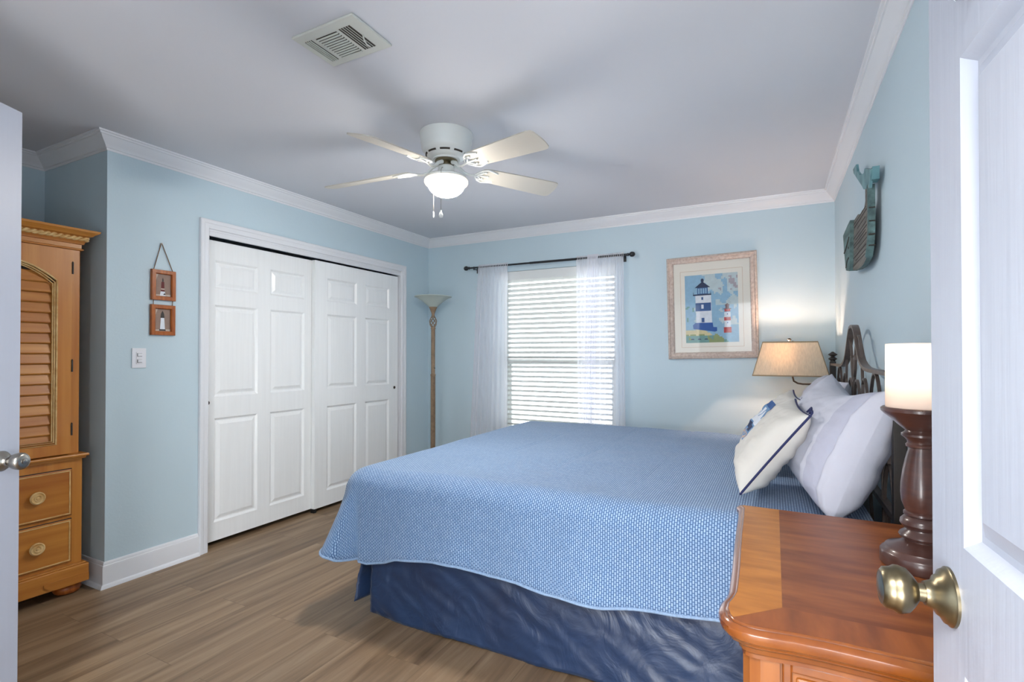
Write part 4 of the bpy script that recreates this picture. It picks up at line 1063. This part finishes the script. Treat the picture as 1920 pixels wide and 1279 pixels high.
# outline runs counter-clockwise seen from above? sign decided by area
area2 = sum(outl[i - 1][0] * outl[i][1] - outl[i][0] * outl[i - 1][1] for i in range(len(outl))); sg = 1 if area2 > 0 else -1
def loft(bm, levels, mi=0, cap_top=None):
    rings = [[bm.verts.new((x, y, z)) for x, y in inset(outl, sg * d)] for d, z in levels]
    for a, b in zip(rings[:-1], rings[1:]):
        for i in range(len(a)):
            j = (i + 1) % len(a); f_ = bm.faces.new((a[i], a[j], b[j], b[i])); f_.material_index = mi
    f_ = bm.faces.new(rings[0]); f_.material_index = mi
    f_ = bm.faces.new(rings[-1]); f_.material_index = mi if cap_top is None else cap_top
bm = nb(); loft(bm, [(.022, .722), (.012, .724), (.008, .730), (.003, .734), (0, .742), (.001, .750), (.005, .755), (.010, .7572), (.0135, .7565), (.015, .7585), (.018, .7600), (.0185, .7600)], 0, 1)
link_mesh('nightstand_top', bm, [M['cherry_edge'], M['nstop']], ns, smooth=True, sharp=30)
bm = nb(); loft(bm, [(.040, .690), (.040, .697), (.034, .702), (.032, .710), (.026, .716), (.026, .723)]); link_mesh('top_moulding', bm, M['cherry_edge'], ns, smooth=True, sharp=30)
# case: canted posts, side and front panels
bx0, bx1, by0, by1 = -.055, .375, 1.058, 1.815
bm = nb(); box(bm, bx0 + .012, bx1, by0 + .012, by1 - .012, .09, .695); link_mesh('case', bm, M['cherry_side'], ns)
for (xc, yc) in ((bx0, by0), (bx0, by1), (bx1, by0), (bx1, by1)):
    sx = 1 if xc == bx0 else -1; sy = 1 if yc == by0 else -1
    P = [(xc, yc + sy * .020), (xc + sx * .012, yc + sy * .004), (xc + sx * .030, yc), (xc + sx * .062, yc), (xc + sx * .062, yc + sy * .055), (xc, yc + sy * .055)]
    bm = nb(); prism(bm, P, 'z', .0, .692); link_mesh('corner_post', bm, M['cherry_side'], ns)
bm = nb(); box(bm, bx0 + .066, bx0 + .082, by0 + .004, by0 + .020, .10, .690, bev=.003); box(bm, bx1 - .082, bx1 - .066, by0 + .004, by0 + .020, .10, .690, bev=.003); box(bm, bx0 + .08, bx1 - .08, by0 + .004, by0 + .020, .672, .690, bev=.003)
box(bm, bx0 + .08, bx1 - .08, by0 + .004, by0 + .020, .10, .13, bev=.003)
link_mesh('side_frame', bm, M['cherry_edge'], ns)
bm = nb(); box(bm, bx0 + .088, bx1 - .088, by0 + .006, by0 + .018, .137, .664, bev=.005); link_mesh('side_panel', bm, M['cherry_side'], ns)
bm = nb(); box(bm, bx0 + .004, bx1 + .0, by0 + .008, by1 - .008, .05, .095, bev=.006); link_mesh('base_rail', bm, M['cherry_edge'], ns)
for k in range(3):
    z0 = .112 + k * .193
    bm = nb(); box(bm, bx0 - .002, bx0 + .014, by0 + .068, by1 - .068, z0, z0 + .180, bev=.004); dr = link_mesh('drawer', bm, M['cherry_side'], ns)

# ------------------------------------------------------------------ turned table lamp with cylinder shade
LX, LY = .303, 1.488
tl = thing('table_lamp', (LX, LY, NT), 'turned dark wood table lamp with a lit white cylinder shade on the nightstand', 'table lamp')
prof = [(0, .7602), (.079, .7602), (.081, .764), (.081, .788), (.078, .793), (.073, .796), (.070, .802), (.056, .807), (.042, .814), (.034, .820), (.034, .823), (.042, .826), (.0445, .831), (.042, .836), (.034, .842), (.032, .847), (.037, .850), (.042, .858), (.041, .866), (.036, .872), (.032, .876), (.035, .879), (.035, .884), (.031, .887), (.034, .895),
        (.0385, .908), (.0402, .928), (.0395, .950), (.036, .980), (.031, 1.006), (.0265, 1.025), (.024, 1.034), (.029, 1.036), (.030, 1.041), (.0265, 1.045), (.027, 1.050), (.032, 1.056), (.038, 1.061), (.038, 1.066), (.032, 1.070), (.030, 1.074), (.035, 1.078), (.046, 1.088), (.060, 1.102), (.072, 1.112), (.077, 1.118), (.0775, 1.124), (.074, 1.127), (0, 1.127)]
bm = nb(); lathe(bm, prof, LX, LY, 64); link_mesh('turned_base', bm, M['turned'], tl, smooth=True, sharp=35)
bm = nb(); lathe(bm, [(.0680, 1.1275), (.0672, 1.275), (.0645, 1.2755), (.0645, 1.1275)], LX, LY, 56); o = link_mesh('lamp_shade', bm, M['frost'], tl, smooth=True, sharp=60); o['label'] = 'glowing white cylinder shade'
bm = nb(); lathe(bm, [(0, 1.127), (.016, 1.127), (.016, 1.155), (0, 1.155)], LX, LY, 20); lathe(bm, [(0, 1.155), (.012, 1.157), (.022, 1.172), (.025, 1.187), (.020, 1.203), (0, 1.212)], LX, LY, 24, mi=1); bo = link_mesh('bulb', bm, [M['brass'], M['bulb']], tl, smooth=True); bo.visible_shadow = True
point('table_lamp_light', (LX, LY, 1.232), 0.42, (1.0, .90, .80), .018)

# ------------------------------------------------------------------ swing arm wall lamp
WXC, WYC = .096, 4.08
wl = thing('wall_lamp', (XR, WYC, 1.06), 'swing-arm wall lamp with a lit beige linen shade beside the headboard', 'wall lamp')
def hip(z0, z1, ax0, ay0, ax1, ay1, thick):
    bm = nb(); rings = []
    for (hx_, hy_, z) in ((ax0, ay0, z0), (ax1, ay1, z1), (ax1 - thick, ay1 - thick, z1), (ax0 - thick, ay0 - thick, z0)):
        rings.append([bm.verts.new((WXC + sx * hx_, WYC + sy * hy_, z)) for sx, sy in ((-1, -1), (1, -1), (1, 1), (-1, 1))])
    for i in range(4):
        a, b = rings[i], rings[(i + 1) % 4]
        for k in range(4): bm.faces.new((a[k], a[(k + 1) % 4], b[(k + 1) % 4], b[k]))
    return bm
sh = link_mesh('lamp_shade', hip(1.100, 1.340, .231, .120, .166, .085, .0015), M['shade'], wl)
bm = nb()
for z, ax_, ay_ in ((1.104, .2315, .1205), (1.336, .1665, .0855)):
    c4 = [(WXC - ax_, WYC - ay_), (WXC + ax_, WYC - ay_), (WXC + ax_, WYC + ay_), (WXC - ax_, WYC + ay_)]
    for k in range(4):
        a, b = c4[k], c4[(k + 1) % 4]; tube(bm, [(a[0], a[1], z), (b[0], b[1], z)], .01, flat=(.0015, .0045, (0, 1, 0)) if k % 2 == 0 else (.0015, .0045, (1, 0, 0)))
for sx, sy in ((-1, -1), (1, -1), (1, 1), (-1, 1)): tube(bm, [(WXC + sx * .231, WYC + sy * .120, 1.102), (WXC + sx * .166, WYC + sy * .085, 1.338)], .0028, 6)
link_mesh('shade_trim', bm, M['shadetrim'], sh)
bm = nb(); tube(bm, [(WXC + .02, WYC, 1.345), (WXC + .02, WYC, 1.09), (WXC + .026, WYC, 1.065), (WXC + .050, WYC, 1.050), (WXC + .08, WYC, 1.045), (XR - .01, WYC, 1.045)], .0062, 12); link_mesh('swing_arm', bm, M['darkiron'], wl, smooth=True)
bm = nb(); lathe(bm, [(0, 0), (.045, 0), (.045, .008), (.038, .016), (.012, .018), (0, .018)], 0, 0, 28); xf(bm, Matrix.Translation((XR, WYC, 1.05)) @ Matrix.Rotation(R_(-90), 4, 'Y')); link_mesh('wall_plate', bm, M['darkiron'], wl, smooth=True, sharp=40)
bm = nb(); lathe(bm, [(0, 1.340), (.006, 1.340), (.006, 1.346), (.013, 1.352), (.014, 1.357), (.006, 1.364), (0, 1.365)], WXC, WYC, 16)
tube(bm, [(WXC - .165, WYC, 1.337), (WXC + .165, WYC, 1.337)], .0015, 6); tube(bm, [(WXC, WYC - .084, 1.337), (WXC, WYC + .084, 1.337)], .0015, 6); link_mesh('finial', bm, M['darkiron'], wl)
bm = nb(); lathe(bm, [(0, 1.21), (.012, 1.212), (.024, 1.228), (.028, 1.245), (.022, 1.262), (0, 1.27)], WXC, WYC, 24); o = link_mesh('bulb', bm, M['bulb'], wl, smooth=True)
point('wall_lamp_light', (WXC - .040, WYC, 1.262), 4.2, (1.0, .68, .50), .02)

# ------------------------------------------------------------------ wooden whale on the wall
wh = thing('wall_whale', (XR, 2.9, 1.8), 'weathered teal wooden whale with an upturned metal tail on the headboard wall', 'wall art')
XF_ = .352; XB = .372
body = [(2.560, 1.935), (2.648, 1.965), (2.645, 1.91), (2.678, 1.886), (2.74, 1.892), (2.800, 1.886), (2.86, 1.905), (2.995, 1.908), (3.10, 1.905), (3.12, 1.78), (3.10, 1.685), (3.007, 1.664), (2.88, 1.650), (2.758, 1.645), (2.68, 1.650), (2.624, 1.662), (2.580, 1.70), (2.556, 1.758), (2.550, 1.838), (2.555, 1.89)]
bm = nb(); prism(bm, body, 'x', XF_, XB, mi=0, mside=1)
# plank seams across the rim and grain ridges on the face
for q in range(11):
    zc = 1.685 + q * .0195 + .005 * math.sin(q * 5.1); box(bm, XF_ - .0014, XF_ + .002, 2.60 + .05 * (q * .37 % 1), 3.10 - .25 * (q * .61 % 1), zc, zc + .0025 + .003 * (q * .43 % 1), mi=2)
for z in (1.70, 1.745, 1.80, 1.855): box(bm, XF_ - .001, XB + .001, 2.546, 2.563, z, z + .004, mi=2)
link_mesh('whale_body', bm, [M['tealgrey'], M['teal'], M['slot']], wh)
bm = nb(); rim = [(2.560, 1.955), (2.562, 1.90), (2.556, 1.84), (2.562, 1.76), (2.586, 1.705), (2.628, 1.668)]
tube(bm, [(XF_ + .009, y + .002, z) for y, z in rim], .01, flat=(.013, .008, (1, 0, 0)))
link_mesh('back_strip', bm, M['teal'], wh)
bm = nb(); head = [(3.00, 1.912), (3.10, 1.908), (3.286, 1.895), (3.245, 1.797), (3.170, 1.689), (3.05, 1.668), (3.02, 1.70), (3.01, 1.80)]
prism(bm, head, 'x', XF_ - .016, XB, mi=0)
hd_ = link_mesh('whale_head', bm, [M['teal']], wh)
bm = nb(); tube(bm, [(XF_ - .016, 3.03, 1.835), (XF_ - .017, 3.09, 1.815), (XF_ - .017, 3.17, 1.795), (XF_ - .016, 3.235, 1.79)], .0035, 6); tube(bm, [(XF_ - .017, 3.05, 1.735), (XF_ - .017, 3.10, 1.730), (XF_ - .017, 3.155, 1.70)], .003, 6)
lathe(bm, [(0, -.002), (.006, 0), (.005, .003), (0, .004)], 0, 0, 10) if False else None
box(bm, XF_ - .018, XF_ - .015, 3.055, 3.068, 1.782, 1.792); link_mesh('mouth_and_eye', bm, M['slot'], hd_)
bm = nb(); fl_ = [(2.883, 2.147), (2.988, 2.157), (2.965, 2.131), (2.714, 1.997), (2.661, 1.965), (2.514, 1.928), (2.477, 1.992), (2.631, 2.046), (2.658, 2.034), (2.767, 2.06), (2.854, 2.105)]
prism(bm, fl_, 'x', XF_ - .004, XF_ + .006)
box(bm, XF_ + .002, XF_ + .026, 2.478, 2.530, 1.952, 2.004)
link_mesh('tail_fin', bm, M['tealtin'], wh)
bm = nb(); box(bm, XF_ + .03, XR, 2.75, 2.80, 1.75, 1.85); link_mesh('wall_mount', bm, M['slot'], wh)
